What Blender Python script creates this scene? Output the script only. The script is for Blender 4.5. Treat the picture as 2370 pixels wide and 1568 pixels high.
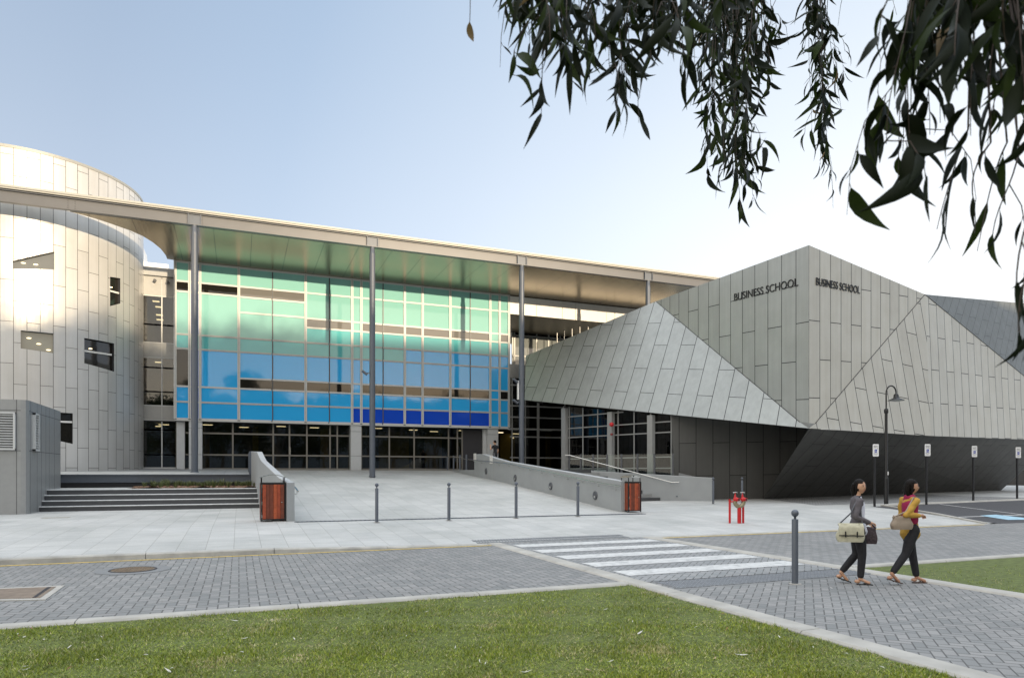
import bpy, math, random
import numpy as np
from math import sin, cos, radians, pi, sqrt, atan2, hypot
from mathutils import Vector, Matrix
random.seed(7)
for o in list(bpy.data.objects):
    bpy.data.objects.remove(o)
S = bpy.context.scene
COL = S.collection

# ------------------------------------------------------------------ camera
TH = radians(21.8)          # the camera looks 21.8 degrees to the right of the facade's normal (+Y)
SN, CS, EYE, FOC, HZ = sin(TH), cos(TH), 1.70, 1580.0, 1094.0
cam = bpy.data.cameras.new('camera'); co = bpy.data.objects.new('camera', cam); COL.objects.link(co)
co.location = (0, 0, EYE); co.rotation_euler = (pi/2, 0, -TH)
cam.lens = 24; cam.sensor_width = 36; cam.shift_y = (HZ-784)/2370
cam.clip_start = 0.05; cam.clip_end = 3000
cam.dof.use_dof = True; cam.dof.focus_distance = 22; cam.dof.aperture_fstop = 5.6
S.camera = co
# ------------------------------------------------------------------ sky and sun
SUN_EL = radians(4.2)
LD = Vector((-1.55, 6.5, 0)).normalized()*cos(SUN_EL) + Vector((0, 0, -sin(SUN_EL)))   # the way the light travels
W = bpy.data.worlds.new('World'); S.world = W; W.use_nodes = True
wn = W.node_tree; wn.nodes.clear()
def wnode(t, **k):
    n = wn.nodes.new(t)
    for a, b in k.items(): setattr(n, a, b)
    return n
sky = wnode('ShaderNodeTexSky', sky_type='NISHITA', sun_disc=False)
sky.sun_elevation = SUN_EL; sky.sun_rotation = atan2(-LD.x, -LD.y); sky.dust_density = 1.5; sky.ozone_density = 2.0
# evening air: blue ahead, warmed and brightened behind the viewer for fill, a bright milky glow low in the north east
tc = wnode('ShaderNodeTexCoord')
def vmath(op, a, b):
    n = wnode('ShaderNodeVectorMath', operation=op)
    wn.links.new(a, n.inputs[0]); n.inputs[1].default_value = b
    return n
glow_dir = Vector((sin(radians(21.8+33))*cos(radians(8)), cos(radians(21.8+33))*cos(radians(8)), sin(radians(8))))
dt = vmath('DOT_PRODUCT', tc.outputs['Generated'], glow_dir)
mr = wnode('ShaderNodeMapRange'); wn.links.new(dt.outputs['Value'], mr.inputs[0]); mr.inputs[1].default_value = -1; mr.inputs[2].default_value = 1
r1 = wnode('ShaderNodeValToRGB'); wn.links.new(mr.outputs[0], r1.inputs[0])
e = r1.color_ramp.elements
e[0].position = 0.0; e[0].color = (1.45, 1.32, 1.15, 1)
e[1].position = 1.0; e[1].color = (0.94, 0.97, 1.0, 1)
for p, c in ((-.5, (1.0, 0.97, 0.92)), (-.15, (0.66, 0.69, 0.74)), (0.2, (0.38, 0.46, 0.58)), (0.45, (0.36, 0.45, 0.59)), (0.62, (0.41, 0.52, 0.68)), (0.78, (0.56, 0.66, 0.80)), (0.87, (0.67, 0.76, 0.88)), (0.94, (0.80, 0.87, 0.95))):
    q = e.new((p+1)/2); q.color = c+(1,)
# bright zenith lobe added to lift the light on the ground
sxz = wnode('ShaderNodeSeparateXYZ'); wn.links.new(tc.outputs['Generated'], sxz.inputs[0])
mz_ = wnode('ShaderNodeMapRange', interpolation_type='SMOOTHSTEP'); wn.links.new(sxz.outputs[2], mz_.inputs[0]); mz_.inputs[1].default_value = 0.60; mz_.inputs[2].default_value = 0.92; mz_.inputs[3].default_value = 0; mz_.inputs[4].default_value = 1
zenith_fill = wnode('ShaderNodeVectorMath', operation='SCALE'); zenith_fill.inputs[0].default_value = (0.97, 1.0, 1.05); wn.links.new(mz_.outputs[0], zenith_fill.inputs['Scale'])
vs2 = wnode('ShaderNodeVectorMath', operation='SCALE'); wn.links.new(zenith_fill.outputs[0], vs2.inputs[0]); vs2.inputs['Scale'].default_value = 1.55
bw = wnode('ShaderNodeVectorMath', operation='SCALE'); wn.links.new(sky.outputs[0], bw.inputs[0]); bw.inputs['Scale'].default_value = 0.06
bg = wnode('ShaderNodeBackground'); bg.inputs[1].default_value = 1.0
ad = wnode('ShaderNodeVectorMath', operation='ADD')
sc_ = wnode('ShaderNodeVectorMath', operation='SCALE'); wn.links.new(r1.outputs[0], sc_.inputs[0]); sc_.inputs['Scale'].default_value = 0.93
wn.links.new(bw.outputs[0], ad.inputs[0]); wn.links.new(sc_.outputs[0], ad.inputs[1])
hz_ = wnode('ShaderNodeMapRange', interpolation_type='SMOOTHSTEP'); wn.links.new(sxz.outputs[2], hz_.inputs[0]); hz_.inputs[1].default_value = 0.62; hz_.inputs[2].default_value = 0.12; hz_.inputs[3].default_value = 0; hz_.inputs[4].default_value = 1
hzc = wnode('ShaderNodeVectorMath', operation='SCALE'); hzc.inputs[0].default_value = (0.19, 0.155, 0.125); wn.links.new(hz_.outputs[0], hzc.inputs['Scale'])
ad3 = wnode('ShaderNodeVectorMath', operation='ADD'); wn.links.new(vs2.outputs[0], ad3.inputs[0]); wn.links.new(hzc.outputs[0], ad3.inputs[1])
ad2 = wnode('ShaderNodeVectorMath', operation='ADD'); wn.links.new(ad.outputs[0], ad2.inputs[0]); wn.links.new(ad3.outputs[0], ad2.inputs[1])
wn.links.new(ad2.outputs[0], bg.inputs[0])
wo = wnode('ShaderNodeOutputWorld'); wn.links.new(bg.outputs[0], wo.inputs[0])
sl = bpy.data.lights.new('sun', 'SUN'); so = bpy.data.objects.new('sun', sl); COL.objects.link(so)
sl.energy = 5.0; sl.angle = radians(0.55); sl.color = (1.0, 0.80, 0.55)
so.rotation_euler = LD.to_track_quat('-Z', 'Y').to_euler(); so.location = (20, -60, 40)
S.view_settings.view_transform = 'Standard'; S.view_settings.look = 'None'
S.view_settings.exposure = 0.08; S.view_settings.gamma = 1.0
S.cycles.max_bounces = 8; S.cycles.transparent_max_bounces = 24
S.cycles.sample_clamp_indirect = 6

# ------------------------------------------------------------------ measuring helpers (photo 2370 wide -> world points on known planes)
K = 2370/2560
def ray(px, py):
    a = (px-1185)/FOC; c = -(py-HZ)/FOC
    return Vector((a*CS+SN, -a*SN+CS, c))
O3 = Vector((0, 0, EYE))
def gz_(px, py, z=0.0):
    r = ray(px, py); return O3 + r*((z-EYE)/r.z)
def gv(px, py, V):
    r = ray(px, py); return O3 + r*(V/r.y)
def gu(px, py, U):
    r = ray(px, py); return O3 + r*(U/r.x)
def gpl(px, py, P, n):
    r = ray(px, py); return O3 + r*((P-O3).dot(n)/r.dot(n))
def clamp(x, a=0.0, b=1.0): return max(a, min(b, x))
def lerp(a, b, t): return a+(b-a)*t
def G(u, v):                 # ground height
    if v < 15.4: return 0.0
    k = lerp(0.11, 0.012, clamp((u-0.5)/4.0))
    b = lerp(k, 0.28, clamp((v-15.4)/4.6))
    return b + 0.012*clamp(u-18, 0, 30)*clamp((v-15.4)/4.6)
def gg(px, py):
    z = 0.2
    for _ in range(8):
        p = gz_(px, py, z); z = G(p.x, p.y)
    return Vector((p.x, p.y, z))

# ------------------------------------------------------------------ mesh builder
class MB:
    def __init__(s): s.v = []; s.f = []; s.m = []; s.uv = []; s.sm = []
    def poly(s, pts, m=0, uv=None, sm=False):
        i = len(s.v); s.v += [tuple(p) for p in pts]; s.f.append(tuple(range(i, i+len(pts)))); s.m.append(m); s.sm.append(sm)
        s.uv.append(uv or [(0, 0)]*len(pts)); return s
    def mesh(s, vs, fs, m=0, sm=False, uvs=None):
        i = len(s.v); s.v += [tuple(p) for p in vs]
        for f in fs:
            s.f.append(tuple(i+k for k in f)); s.m.append(m); s.sm.append(sm)
            s.uv.append([uvs[k] for k in f] if uvs else [(0, 0)]*len(f))
        return s
    def box(s, a, b, m=0, bev=0.0, mat=None):
        x0, y0, z0 = (min(a[i], b[i]) for i in range(3)); x1, y1, z1 = (max(a[i], b[i]) for i in range(3))
        if bev > 0 and min(x1-x0, y1-y0, z1-z0) > 2.2*bev:
            vs = []; g = bev
            # chamfered box: 24 vertices
            for X, dx in ((x0, 1), (x1, -1)):
                for Y, dy in ((y0, 1), (y1, -1)):
                    for Z, dz in ((z0, 1), (z1, -1)):
                        vs += [(X, Y+dy*g, Z+dz*g), (X+dx*g, Y, Z+dz*g), (X+dx*g, Y+dy*g, Z)]
            def I(i, j, k, a_): return ((i*2+j)*2+k)*3+a_
            fs = []
            for i in (0, 1):
                q = [I(i, 0, 0, 0), I(i, 1, 0, 0), I(i, 1, 1, 0), I(i, 0, 1, 0)]; fs.append(q if i else q[::-1])
                q = [I(0, i, 0, 1), I(1, i, 0, 1), I(1, i, 1, 1), I(0, i, 1, 1)]; fs.append(q[::-1] if i else q)
                q = [I(0, 0, i, 2), I(1, 0, i, 2), I(1, 1, i, 2), I(0, 1, i, 2)]; fs.append(q if i else q[::-1])
            for j in (0, 1):
                for k in (0, 1):
                    fs.append([I(0, j, k, 1), I(1, j, k, 1), I(1, j, k, 2), I(0, j, k, 2)])
                    fs.append([I(j, 0, k, 0), I(j, 1, k, 0), I(j, 1, k, 2), I(j, 0, k, 2)])
                    fs.append([I(j, k, 0, 0), I(j, k, 1, 0), I(j, k, 1, 1), I(j, k, 0, 1)])
            for i in (0, 1):
                for j in (0, 1):
                    for k in (0, 1): fs.append([I(i, j, k, 0), I(i, j, k, 1), I(i, j, k, 2)])
            if mat: vs = [mat@Vector(p) for p in vs]
            return s.mesh(vs, fs, m)
        vs = [(x0, y0, z0), (x1, y0, z0), (x1, y1, z0), (x0, y1, z0), (x0, y0, z1), (x1, y0, z1), (x1, y1, z1), (x0, y1, z1)]
        if mat: vs = [mat@Vector(p) for p in vs]
        return s.mesh(vs, [(0, 3, 2, 1), (4, 5, 6, 7), (0, 1, 5, 4), (1, 2, 6, 5), (2, 3, 7, 6), (3, 0, 4, 7)], m)
    def bar(s, p, q, w, d, m=0, up=(0, 0, 1)):      # rectangular bar from p to q
        p = Vector(p); q = Vector(q); t = (q-p).normalized(); u = Vector(up)
        if abs(t.dot(u)) > 0.99: u = Vector((0, 1, 0))
        a = t.cross(u).normalized()*w/2; b = a.cross(t).normalized()*d/2
        vs = [p-a-b, p+a-b, p+a+b, p-a+b, q-a-b, q+a-b, q+a+b, q-a+b]
        return s.mesh(vs, [(0, 3, 2, 1), (4, 5, 6, 7), (0, 1, 5, 4), (1, 2, 6, 5), (2, 3, 7, 6), (3, 0, 4, 7)], m)
    def tube(s, pts, r, n=10, m=0, caps=True, sm=True):
        pts = [Vector(p) for p in pts]; N = len(pts); R = r if isinstance(r, (list, tuple)) else [r]*N
        vs = []; ref = None
        for i, p in enumerate(pts):
            t = (pts[min(i+1, N-1)]-pts[max(i-1, 0)]).normalized()
            if ref is None: ref = Vector((0, 0, 1)) if abs(t.z) < 0.9 else Vector((1, 0, 0))
            a = (ref - t*ref.dot(t)).normalized(); ref = a; b = t.cross(a)
            for k in range(n):
                an = 2*pi*k/n; vs.append(p+a*cos(an)*R[i]+b*sin(an)*R[i])
        fs = [(i*n+k, i*n+(k+1) % n, (i+1)*n+(k+1) % n, (i+1)*n+k) for i in range(N-1) for k in range(n)]
        s.mesh(vs, fs, m, sm)
        if caps:
            s.poly(vs[:n][::-1], m); s.poly(vs[-n:], m)
        return s
    def lathe(s, prof, c, n=20, m=0, sm=True):       # profile of (radius, z)
        vs = []; c = Vector(c)
        for r, z in prof:
            for k in range(n): vs.append(c+Vector((r*cos(2*pi*k/n), r*sin(2*pi*k/n), z)))
        fs = [(i*n+k, i*n+(k+1) % n, (i+1)*n+(k+1) % n, (i+1)*n+k) for i in range(len(prof)-1) for k in range(n)]
        return s.mesh(vs, fs, m, sm)
    def ball(s, c, r, n=14, m=0, mat=None, fn=None):
        rx, ry, rz = r if isinstance(r, (tuple, list)) else (r, r, r)
        vs = []; h = n//2+1
        for i in range(h+1):
            ph = pi*i/h
            for k in range(n):
                th = 2*pi*k/n; p = Vector((sin(ph)*cos(th)*rx, sin(ph)*sin(th)*ry, cos(ph)*rz))
                if fn: p = fn(p)
                if mat: p = mat@p
                vs.append(p+Vector(c))
        fs = [(i*n+k, (i+1)*n+k, (i+1)*n+(k+1) % n, i*n+(k+1) % n) for i in range(h) for k in range(n)]
        return s.mesh(vs, fs, m, True)
    def prism(s, pts, d, m=0):                       # polygon extruded by vector d
        d = Vector(d); a = [Vector(p) for p in pts]; b = [p+d for p in a]; n = len(a)
        s.poly(a[::-1], m); s.poly(b, m)
        for i in range(n): s.poly([a[i], a[(i+1) % n], b[(i+1) % n], b[i]], m)
        return s
    def build(s, name, mats, parent=None, loc=None, **props):
        me = bpy.data.meshes.new(name)
        o = bpy.data.objects.new(name, me); COL.objects.link(o)
        off = Vector((0, 0, 0)); q = parent
        while q is not None: off += q.location; q = q.parent
        if loc is not None: off = Vector(loc); o.location = off
        vs = np.array([tuple(p) for p in s.v], dtype=np.float64).reshape(-1, 3)-np.array(off)
        me.from_pydata(vs.tolist(), [], s.f)
        if not isinstance(mats, (list, tuple)): mats = [mats]
        for mt in mats: me.materials.append(mt)
        me.polygons.foreach_set('material_index', s.m); me.polygons.foreach_set('use_smooth', s.sm)
        if any(any(c != (0, 0) for c in q) for q in s.uv):
            uvl = me.uv_layers.new(name='UVMap'); flat = [x for q in s.uv for c in q for x in c]
            uvl.data.foreach_set('uv', flat)
        me.update()
        if parent is not None: o.parent = parent
        for k_, x in props.items(): o[k_] = x
        return o
def thing(name, label, cat, loc=(0, 0, 0), group=None):
    o = bpy.data.objects.new(name, None); COL.objects.link(o); o.location = loc; o.empty_display_size = 0.3
    o['label'] = label; o['category'] = cat
    if group: o['group'] = group
    return o
def tag(o, label, cat, group=None, kind=None):
    o['label'] = label; o['category'] = cat
    if group: o['group'] = group
    if kind: o['kind'] = kind
    return o
def kids(o): return [c for c in bpy.data.objects if c.parent == o]
def copy_thing(o, loc, label=None, rz=None):
    r = o.copy(); COL.objects.link(r); r.location = loc
    if rz is not None: r.rotation_euler = (0, 0, rz)
    if label: r['label'] = label
    for ch in kids(o):
        c = ch.copy(); COL.objects.link(c); c.parent = r
        for g in kids(ch):
            d = g.copy(); COL.objects.link(d); d.parent = c
    return r

# ------------------------------------------------------------------ materials
def newmat(name):
    m = bpy.data.materials.new(name); m.use_nodes = True; nt = m.node_tree
    b = nt.nodes['Principled BSDF']; return m, nt, b
class NT:
    def __init__(s, nt): s.nt = nt
    def n(s, t, **k):
        x = s.nt.nodes.new(t)
        for a, b in k.items(): setattr(x, a, b)
        return x
    def l(s, a, b): s.nt.links.new(a, b)
    def math(s, op, a, b=None, c=None, cl=False):
        x = s.n('ShaderNodeMath', operation=op); x.use_clamp = cl
        for i, q in enumerate((a, b, c)):
            if q is None: continue
            if isinstance(q, (int, float)): x.inputs[i].default_value = q
            else: s.l(q, x.inputs[i])
        return x.outputs[0]
    def mix(s, f, a, b, bt='MIX'):
        x = s.n('ShaderNodeMix', data_type='RGBA', blend_type=bt)
        for sock, q in ((x.inputs['Factor'], f), (x.inputs[6], a), (x.inputs[7], b)):
            if isinstance(q, (int, float)): sock.default_value = q
            elif isinstance(q, tuple): sock.default_value = q if len(q) == 4 else q+(1,)
            else: s.l(q, sock)
        return x.outputs[2]
    def noise(s, vec, scale, det=3, rough=0.55):
        x = s.n('ShaderNodeTexNoise'); x.inputs['Scale'].default_value = scale; x.inputs['Detail'].default_value = det; x.inputs['Roughness'].default_value = rough
        if vec is not None: s.l(vec, x.inputs['Vector'])
        return x.outputs['Fac']
    def ramp(s, f, stops):
        x = s.n('ShaderNodeValToRGB'); s.l(f, x.inputs[0]); e = x.color_ramp.elements
        e[0].position = stops[0][0]; e[0].color = stops[0][1]+(1,); e[1].position = stops[-1][0]; e[1].color = stops[-1][1]+(1,)
        for p, c in stops[1:-1]:
            q = e.new(p); q.color = c+(1,)
        return x.outputs[0]
    def bump(s, h, st, dist, b):
        x = s.n('ShaderNodeBump'); x.inputs['Strength'].default_value = st; x.inputs['Distance'].default_value = dist
        s.l(h, x.inputs['Height']); s.l(x.outputs[0], b.inputs['Normal'])
def M(name, col, rough=0.5, metal=0.0, var=0.08, nscale=6.0, bump=0.0, spec=0.5, ior=None, coat=0.0):
    m, nt, b = newmat(name); T = NT(nt)
    tcn = T.n('ShaderNodeTexCoord'); obj = tcn.outputs['Object']
    f = T.noise(obj, nscale, 4)
    dk = tuple(c*(1-var) for c in col); lt = tuple(min(1, c*(1+var)) for c in col)
    c = T.ramp(f, [(0.3, dk), (0.7, lt)])
    T.l(c, b.inputs['Base Color'])
    b.inputs['Roughness'].default_value = rough; b.inputs['Metallic'].default_value = metal
    b.inputs['Specular IOR Level'].default_value = spec
    if ior: b.inputs['IOR'].default_value = ior
    if coat: b.inputs['Coat Weight'].default_value = coat; b.inputs['Coat Roughness'].default_value = 0.05
    if bump:
        T.bump(T.noise(obj, nscale*6, 3), bump, 0.01, b)
    return m
def panel_mat(name, col, w, L, rough=0.4, metal=0.3, joint=0.022, jcol=(0.02, 0.02, 0.02), var=0.05, mode='uv', R=None, freq=2, off=0.5):
    """cladding of long metal panels, joints staggered by half a panel; uv in metres (u across, v along)"""
    m, nt, b = newmat(name); T = NT(nt); tcn = T.n('ShaderNodeTexCoord')
    if mode == 'uv':
        sx = T.n('ShaderNodeSeparateXYZ'); T.l(tcn.outputs['UV'], sx.inputs[0]); U_, V_ = sx.outputs[0], sx.outputs[1]
    else:                                     # round a vertical axis through the object's origin
        sx = T.n('ShaderNodeSeparateXYZ'); T.l(tcn.outputs['Object'], sx.inputs[0])
        U_ = T.math('MULTIPLY', T.math('ARCTAN2', sx.outputs[0], T.math('MULTIPLY', sx.outputs[1], -1)), R); V_ = sx.outputs[2]
    cb = T.n('ShaderNodeCombineXYZ'); T.l(V_, cb.inputs[0]); T.l(T.math('ADD', U_, 300*w), cb.inputs[1])
    br = T.n('ShaderNodeTexBrick'); br.offset = off; br.offset_frequency = freq
    T.l(cb.outputs[0], br.inputs['Vector'])
    for k_, x in (('Scale', 1.0), ('Mortar Size', joint/2), ('Mortar Smooth', 0.0), ('Brick Width', L), ('Row Height', w), ('Bias', 0.0)): br.inputs[k_].default_value = x
    br.inputs['Color1'].default_value = tuple(c*(1-var) for c in col)+(1,); br.inputs['Color2'].default_value = tuple(c*(1+var) for c in col)+(1,)
    br.inputs['Mortar'].default_value = jcol+(1,)
    f = T.noise(tcn.outputs['Object'], 0.7, 4, 0.6)
    c = T.mix(0.5, br.outputs['Color'], T.ramp(f, [(0.3, (0.42,)*3), (0.7, (0.56,)*3)]), 'OVERLAY')
    mp = T.n('ShaderNodeMapping'); T.l(tcn.outputs['Object'], mp.inputs['Vector']); mp.inputs['Scale'].default_value = (5, 5, .25)
    c = T.mix(0.35, c, T.ramp(T.noise(mp.outputs[0], 1.0, 4, .6), [(0.3, (0.40,)*3), (0.7, (0.57,)*3)]), 'OVERLAY')
    T.l(c, b.inputs['Base Color'])
    fr = T.noise(tcn.outputs['Object'], 2.5, 3)
    T.l(T.math('ADD', T.math('MULTIPLY', fr, 0.24), rough-0.12), b.inputs['Roughness'])
    b.inputs['Metallic'].default_value = metal
    hb = T.math('ADD', T.math('MULTIPLY', br.outputs['Fac'], -1.0), T.math('MULTIPLY', T.noise(tcn.outputs['Object'], 1.1, 1), 0.35))
    T.bump(hb, 0.25, 0.02, b)
    return m
def glass_mat(name, tint=(0.5, 0.5, 0.47), refl=(0.95, 0.97, 1.0), ior=1.7, wav=0.15):
    m, nt, b = newmat(name); T = NT(nt); nt.nodes.remove(b)
    out = nt.nodes['Material Output']; tr = T.n('ShaderNodeBsdfTransparent'); tr.inputs[0].default_value = tint+(1,)
    gl = T.n('ShaderNodeBsdfGlossy'); gl.inputs['Color'].default_value = refl+(1,); gl.inputs['Roughness'].default_value = 0.015
    fr = T.n('ShaderNodeFresnel'); fr.inputs[0].default_value = ior
    tcn = T.n('ShaderNodeTexCoord'); bp = T.n('ShaderNodeBump'); bp.inputs['Strength'].default_value = wav; bp.inputs['Distance'].default_value = 0.02
    T.l(T.noise(tcn.outputs['Object'], 0.9, 1), bp.inputs['Height']); T.l(bp.outputs[0], gl.inputs['Normal'])
    mx = T.n('ShaderNodeMixShader'); T.l(fr.outputs[0], mx.inputs[0]); T.l(tr.outputs[0], mx.inputs[1]); T.l(gl.outputs[0], mx.inputs[2])
    T.l(mx.outputs[0], out.inputs['Surface']); return m
def spandrel(name, col, ior=1.62):
    m, nt, b = newmat(name); T = NT(nt); tcn = T.n('ShaderNodeTexCoord')
    oi = T.n('ShaderNodeObjectInfo')
    c = T.mix(T.math('MULTIPLY', oi.outputs['Random'], 0.18), tuple(col), tuple(min(1, x*1.25+0.01) for x in col))
    T.l(c, b.inputs['Base Color']); b.inputs['Roughness'].default_value = 0.04; b.inputs['IOR'].default_value = ior
    T.bump(T.noise(tcn.outputs['Object'], 0.8, 2), 0.22, 0.02, b)
    return m
def emis(name, col, st):
    m, nt, b = newmat(name); b.inputs['Base Color'].default_value = col+(1,); b.inputs['Emission Color'].default_value = col+(1,); b.inputs['Emission Strength'].default_value = st
    return m
def herringbone(name, w=0.125, c1=(0.20, 0.205, 0.20), c2=(0.275, 0.27, 0.26), rot=0.0, jcol=(0.095, 0.095, 0.09)):
    m, nt, b = newmat(name); T = NT(nt); tcn = T.n('ShaderNodeTexCoord')
    mp = T.n('ShaderNodeMapping'); T.l(tcn.outputs['Object'], mp.inputs['Vector'])
    mp.inputs['Rotation'].default_value = (0, 0, rot); mp.inputs['Scale'].default_value = (1/w, 1/w, 1)
    mp.inputs['Location'].default_value = (4000, 4000, 0)
    sx = T.n('ShaderNodeSeparateXYZ'); T.l(mp.outputs[0], sx.inputs[0]); x, y = sx.outputs[0], sx.outputs[1]
    i, j = T.math('FLOOR', x), T.math('FLOOR', y); fx, fy = T.math('FRACT', x), T.math('FRACT', y)
    k = T.math('FLOORED_MODULO', T.math('SUBTRACT', i, j), 4.0)
    def eq(v): return T.math('COMPARE', k, v, 0.2)
    k0, k1, k2, k3 = eq(0), eq(1), eq(2), eq(3)
    dl = T.math('ADD', fx, T.math('MULTIPLY', k1, 9)); dr = T.math('ADD', T.math('SUBTRACT', 1, fx), T.math('MULTIPLY', k0, 9))
    db = T.math('ADD', fy, T.math('MULTIPLY', k2, 9)); dtp = T.math('ADD', T.math('SUBTRACT', 1, fy), T.math('MULTIPLY', k3, 9))
    d = T.math('MINIMUM', T.math('MINIMUM', dl, dr), T.math('MINIMUM', db, dtp))
    jn = T.math('SUBTRACT', 1, T.math('MULTIPLY', T.math('SUBTRACT', d, 0.035), 18, cl=True), cl=True)
    cb = T.n('ShaderNodeCombineXYZ'); T.l(T.math('SUBTRACT', i, k1), cb.inputs[0]); T.l(T.math('SUBTRACT', j, k2), cb.inputs[1])
    wnz = T.n('ShaderNodeTexWhiteNoise', noise_dimensions='2D'); T.l(cb.outputs[0], wnz.inputs['Vector'])
    base = T.mix(wnz.outputs['Value'], c1, c2)
    ns = T.noise(tcn.outputs['Object'], 0.5, 5, 0.65)
    base = T.mix(0.55, base, T.ramp(ns, [(0.3, (0.40,)*3), (0.7, (0.60,)*3)]), 'OVERLAY')
    sp = T.noise(tcn.outputs['Object'], 160, 2)
    base = T.mix(0.35, base, T.ramp(sp, [(0.3, (0.35,)*3), (0.7, (0.65,)*3)]), 'OVERLAY')
    T.l(T.mix(jn, base, jcol), b.inputs['Base Color']); b.inputs['Roughness'].default_value = 0.8
    T.bump(T.math('MULTIPLY', jn, -1), 0.5, 0.008, b)
    return m
def slabs(name, w=0.55, L=0.9, c1=(0.42, 0.42, 0.405), c2=(0.475, 0.47, 0.45), jcol=(0.27, 0.26, 0.24), joint=0.012):
    m, nt, b = newmat(name); T = NT(nt); tcn = T.n('ShaderNodeTexCoord')
    sx = T.n('ShaderNodeSeparateXYZ'); T.l(tcn.outputs['Object'], sx.inputs[0])
    cb = T.n('ShaderNodeCombineXYZ'); T.l(T.math('ADD', sx.outputs[1], 200), cb.inputs[0]); T.l(T.math('ADD', sx.outputs[0], 220*w+0.1), cb.inputs[1])
    br = T.n('ShaderNodeTexBrick'); br.offset = 0.5; T.l(cb.outputs[0], br.inputs['Vector'])
    for k_, x in (('Scale', 1.0), ('Mortar Size', joint/2), ('Mortar Smooth', 0.2), ('Brick Width', L), ('Row Height', w), ('Bias', 0.0)): br.inputs[k_].default_value = x
    br.inputs['Color1'].default_value = c1+(1,); br.inputs['Color2'].default_value = c2+(1,); br.inputs['Mortar'].default_value = jcol+(1,)
    st = T.noise(tcn.outputs['Object'], 0.35, 6, 0.7)
    mp = T.n('ShaderNodeMapping'); T.l(tcn.outputs['Object'], mp.inputs['Vector']); mp.inputs['Scale'].default_value = (0.7, 6, 1)
    st2 = T.noise(mp.outputs[0], 1.2, 5, 0.7)
    c = T.mix(0.8, br.outputs['Color'], T.ramp(st, [(0.28, (0.38, 0.39, 0.38)), (0.7, (0.60,)*3)]), 'OVERLAY')
    gr = T.noise(tcn.outputs['Object'], 45, 3); c = T.mix(0.3, c, T.ramp(gr, [(0.3, (0.38,)*3), (0.7, (0.62,)*3)]), 'OVERLAY')
    c = T.mix(0.35, c, T.ramp(st2, [(0.3, (0.36, 0.37, 0.37)), (0.65, (0.58,)*3)]), 'OVERLAY')
    T.l(c, b.inputs['Base Color']); b.inputs['Roughness'].default_value = 0.75
    T.bump(br.outputs['Fac'], -0.3, 0.006, b)
    return m

m_clad = panel_mat('drum_panels', (0.62, 0.61, 0.585), 0.52, 1.96, rough=0.38, metal=0.3, joint=0.022, jcol=(0.10, 0.09, 0.08), mode='cyl', R=5.3, var=0.045)
m_fac1 = panel_mat('facet_panels_sign', (0.41, 0.42, 0.40), 0.88, 3.4, rough=0.42, metal=0.3, joint=0.035)  # same cladding as facet_panels, its face's light put into a lighter colour
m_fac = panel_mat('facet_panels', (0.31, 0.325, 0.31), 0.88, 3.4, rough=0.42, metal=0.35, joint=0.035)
m_facR = panel_mat('facet_panels_right', (0.57, 0.545, 0.48), 0.75, 3.4, rough=0.42, metal=0.35, joint=0.035)  # right side's warmer, brighter light is mixed into this copy's colour
m_facd = panel_mat('shaded_facet_panels', (0.16, 0.17, 0.165), 0.88, 3.4, rough=0.5, metal=0.2, joint=0.035)  # darker copy of the cladding; the facet's shade is in the colour
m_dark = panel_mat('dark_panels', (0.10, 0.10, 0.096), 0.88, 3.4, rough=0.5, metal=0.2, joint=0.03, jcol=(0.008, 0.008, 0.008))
m_box = M('grey_metal_panel', (0.33, 0.335, 0.33), 0.38, 0.3, 0.04)
m_boxl = M('grey_panel_joint', (0.13, 0.13, 0.13), 0.6)
m_steel = M('slate_painted_steel', (0.105, 0.12, 0.145), 0.38, 0.2, 0.05)
m_beam = M('grey_painted_beam', (0.125, 0.128, 0.135), 0.35, 0.25, 0.04, 1.5)
m_edge = M('pale_roof_edge', (0.36, 0.36, 0.335), 0.45, 0.2, 0.03)
m_gap = M('dark_gap', (0.03, 0.03, 0.035), 0.6)
m_wht = M('white_panel', (0.80, 0.79, 0.76), 0.4, 0.0, 0.03)
m_alu = M('aluminium_frame', (0.56, 0.57, 0.56), 0.5, 0.1, 0.03); m_alum = M('shaded_frame', (0.30, 0.305, 0.30), 0.45, 0.3, 0.04)  # m_alum: darker aluminium, the recess shade put into its colour
m_alud = M('bronze_frame', (0.20, 0.19, 0.17), 0.4, 0.4, 0.05)
m_thin = M('dark_joint', (0.07, 0.075, 0.085), 0.4)
m_green = spandrel('green_glass', (0.25, 0.53, 0.49)); m_teal = spandrel('teal_glass', (0.12, 0.47, 0.49))
m_blue = spandrel('blue_glass', (0.035, 0.42, 0.88)); m_cob = spandrel('cobalt_glass', (0.012, 0.075, 0.58))
m_win = spandrel('bronze_window_glass', (0.012, 0.011, 0.009), 1.6)
m_wing = spandrel('grey_blind_glass', (0.17, 0.165, 0.155), 1.8)
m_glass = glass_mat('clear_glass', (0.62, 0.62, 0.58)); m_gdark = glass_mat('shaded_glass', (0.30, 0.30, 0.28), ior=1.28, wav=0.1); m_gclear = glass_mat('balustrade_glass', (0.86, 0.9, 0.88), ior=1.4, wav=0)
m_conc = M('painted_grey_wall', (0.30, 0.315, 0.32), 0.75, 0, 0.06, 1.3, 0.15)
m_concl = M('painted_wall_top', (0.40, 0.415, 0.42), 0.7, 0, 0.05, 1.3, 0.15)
m_kerb = M('kerb_concrete', (0.40, 0.39, 0.355), 0.85, 0, 0.22, 2.6, 0.3)
m_pill = M('pale_pillar', (0.50, 0.52, 0.53), 0.5, 0.1, 0.03)
m_stain = M('stainless_steel', (0.62, 0.61, 0.57), 0.22, 1.0, 0.03)
m_blk = M('black_painted_steel', (0.012, 0.012, 0.013), 0.4)
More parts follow.
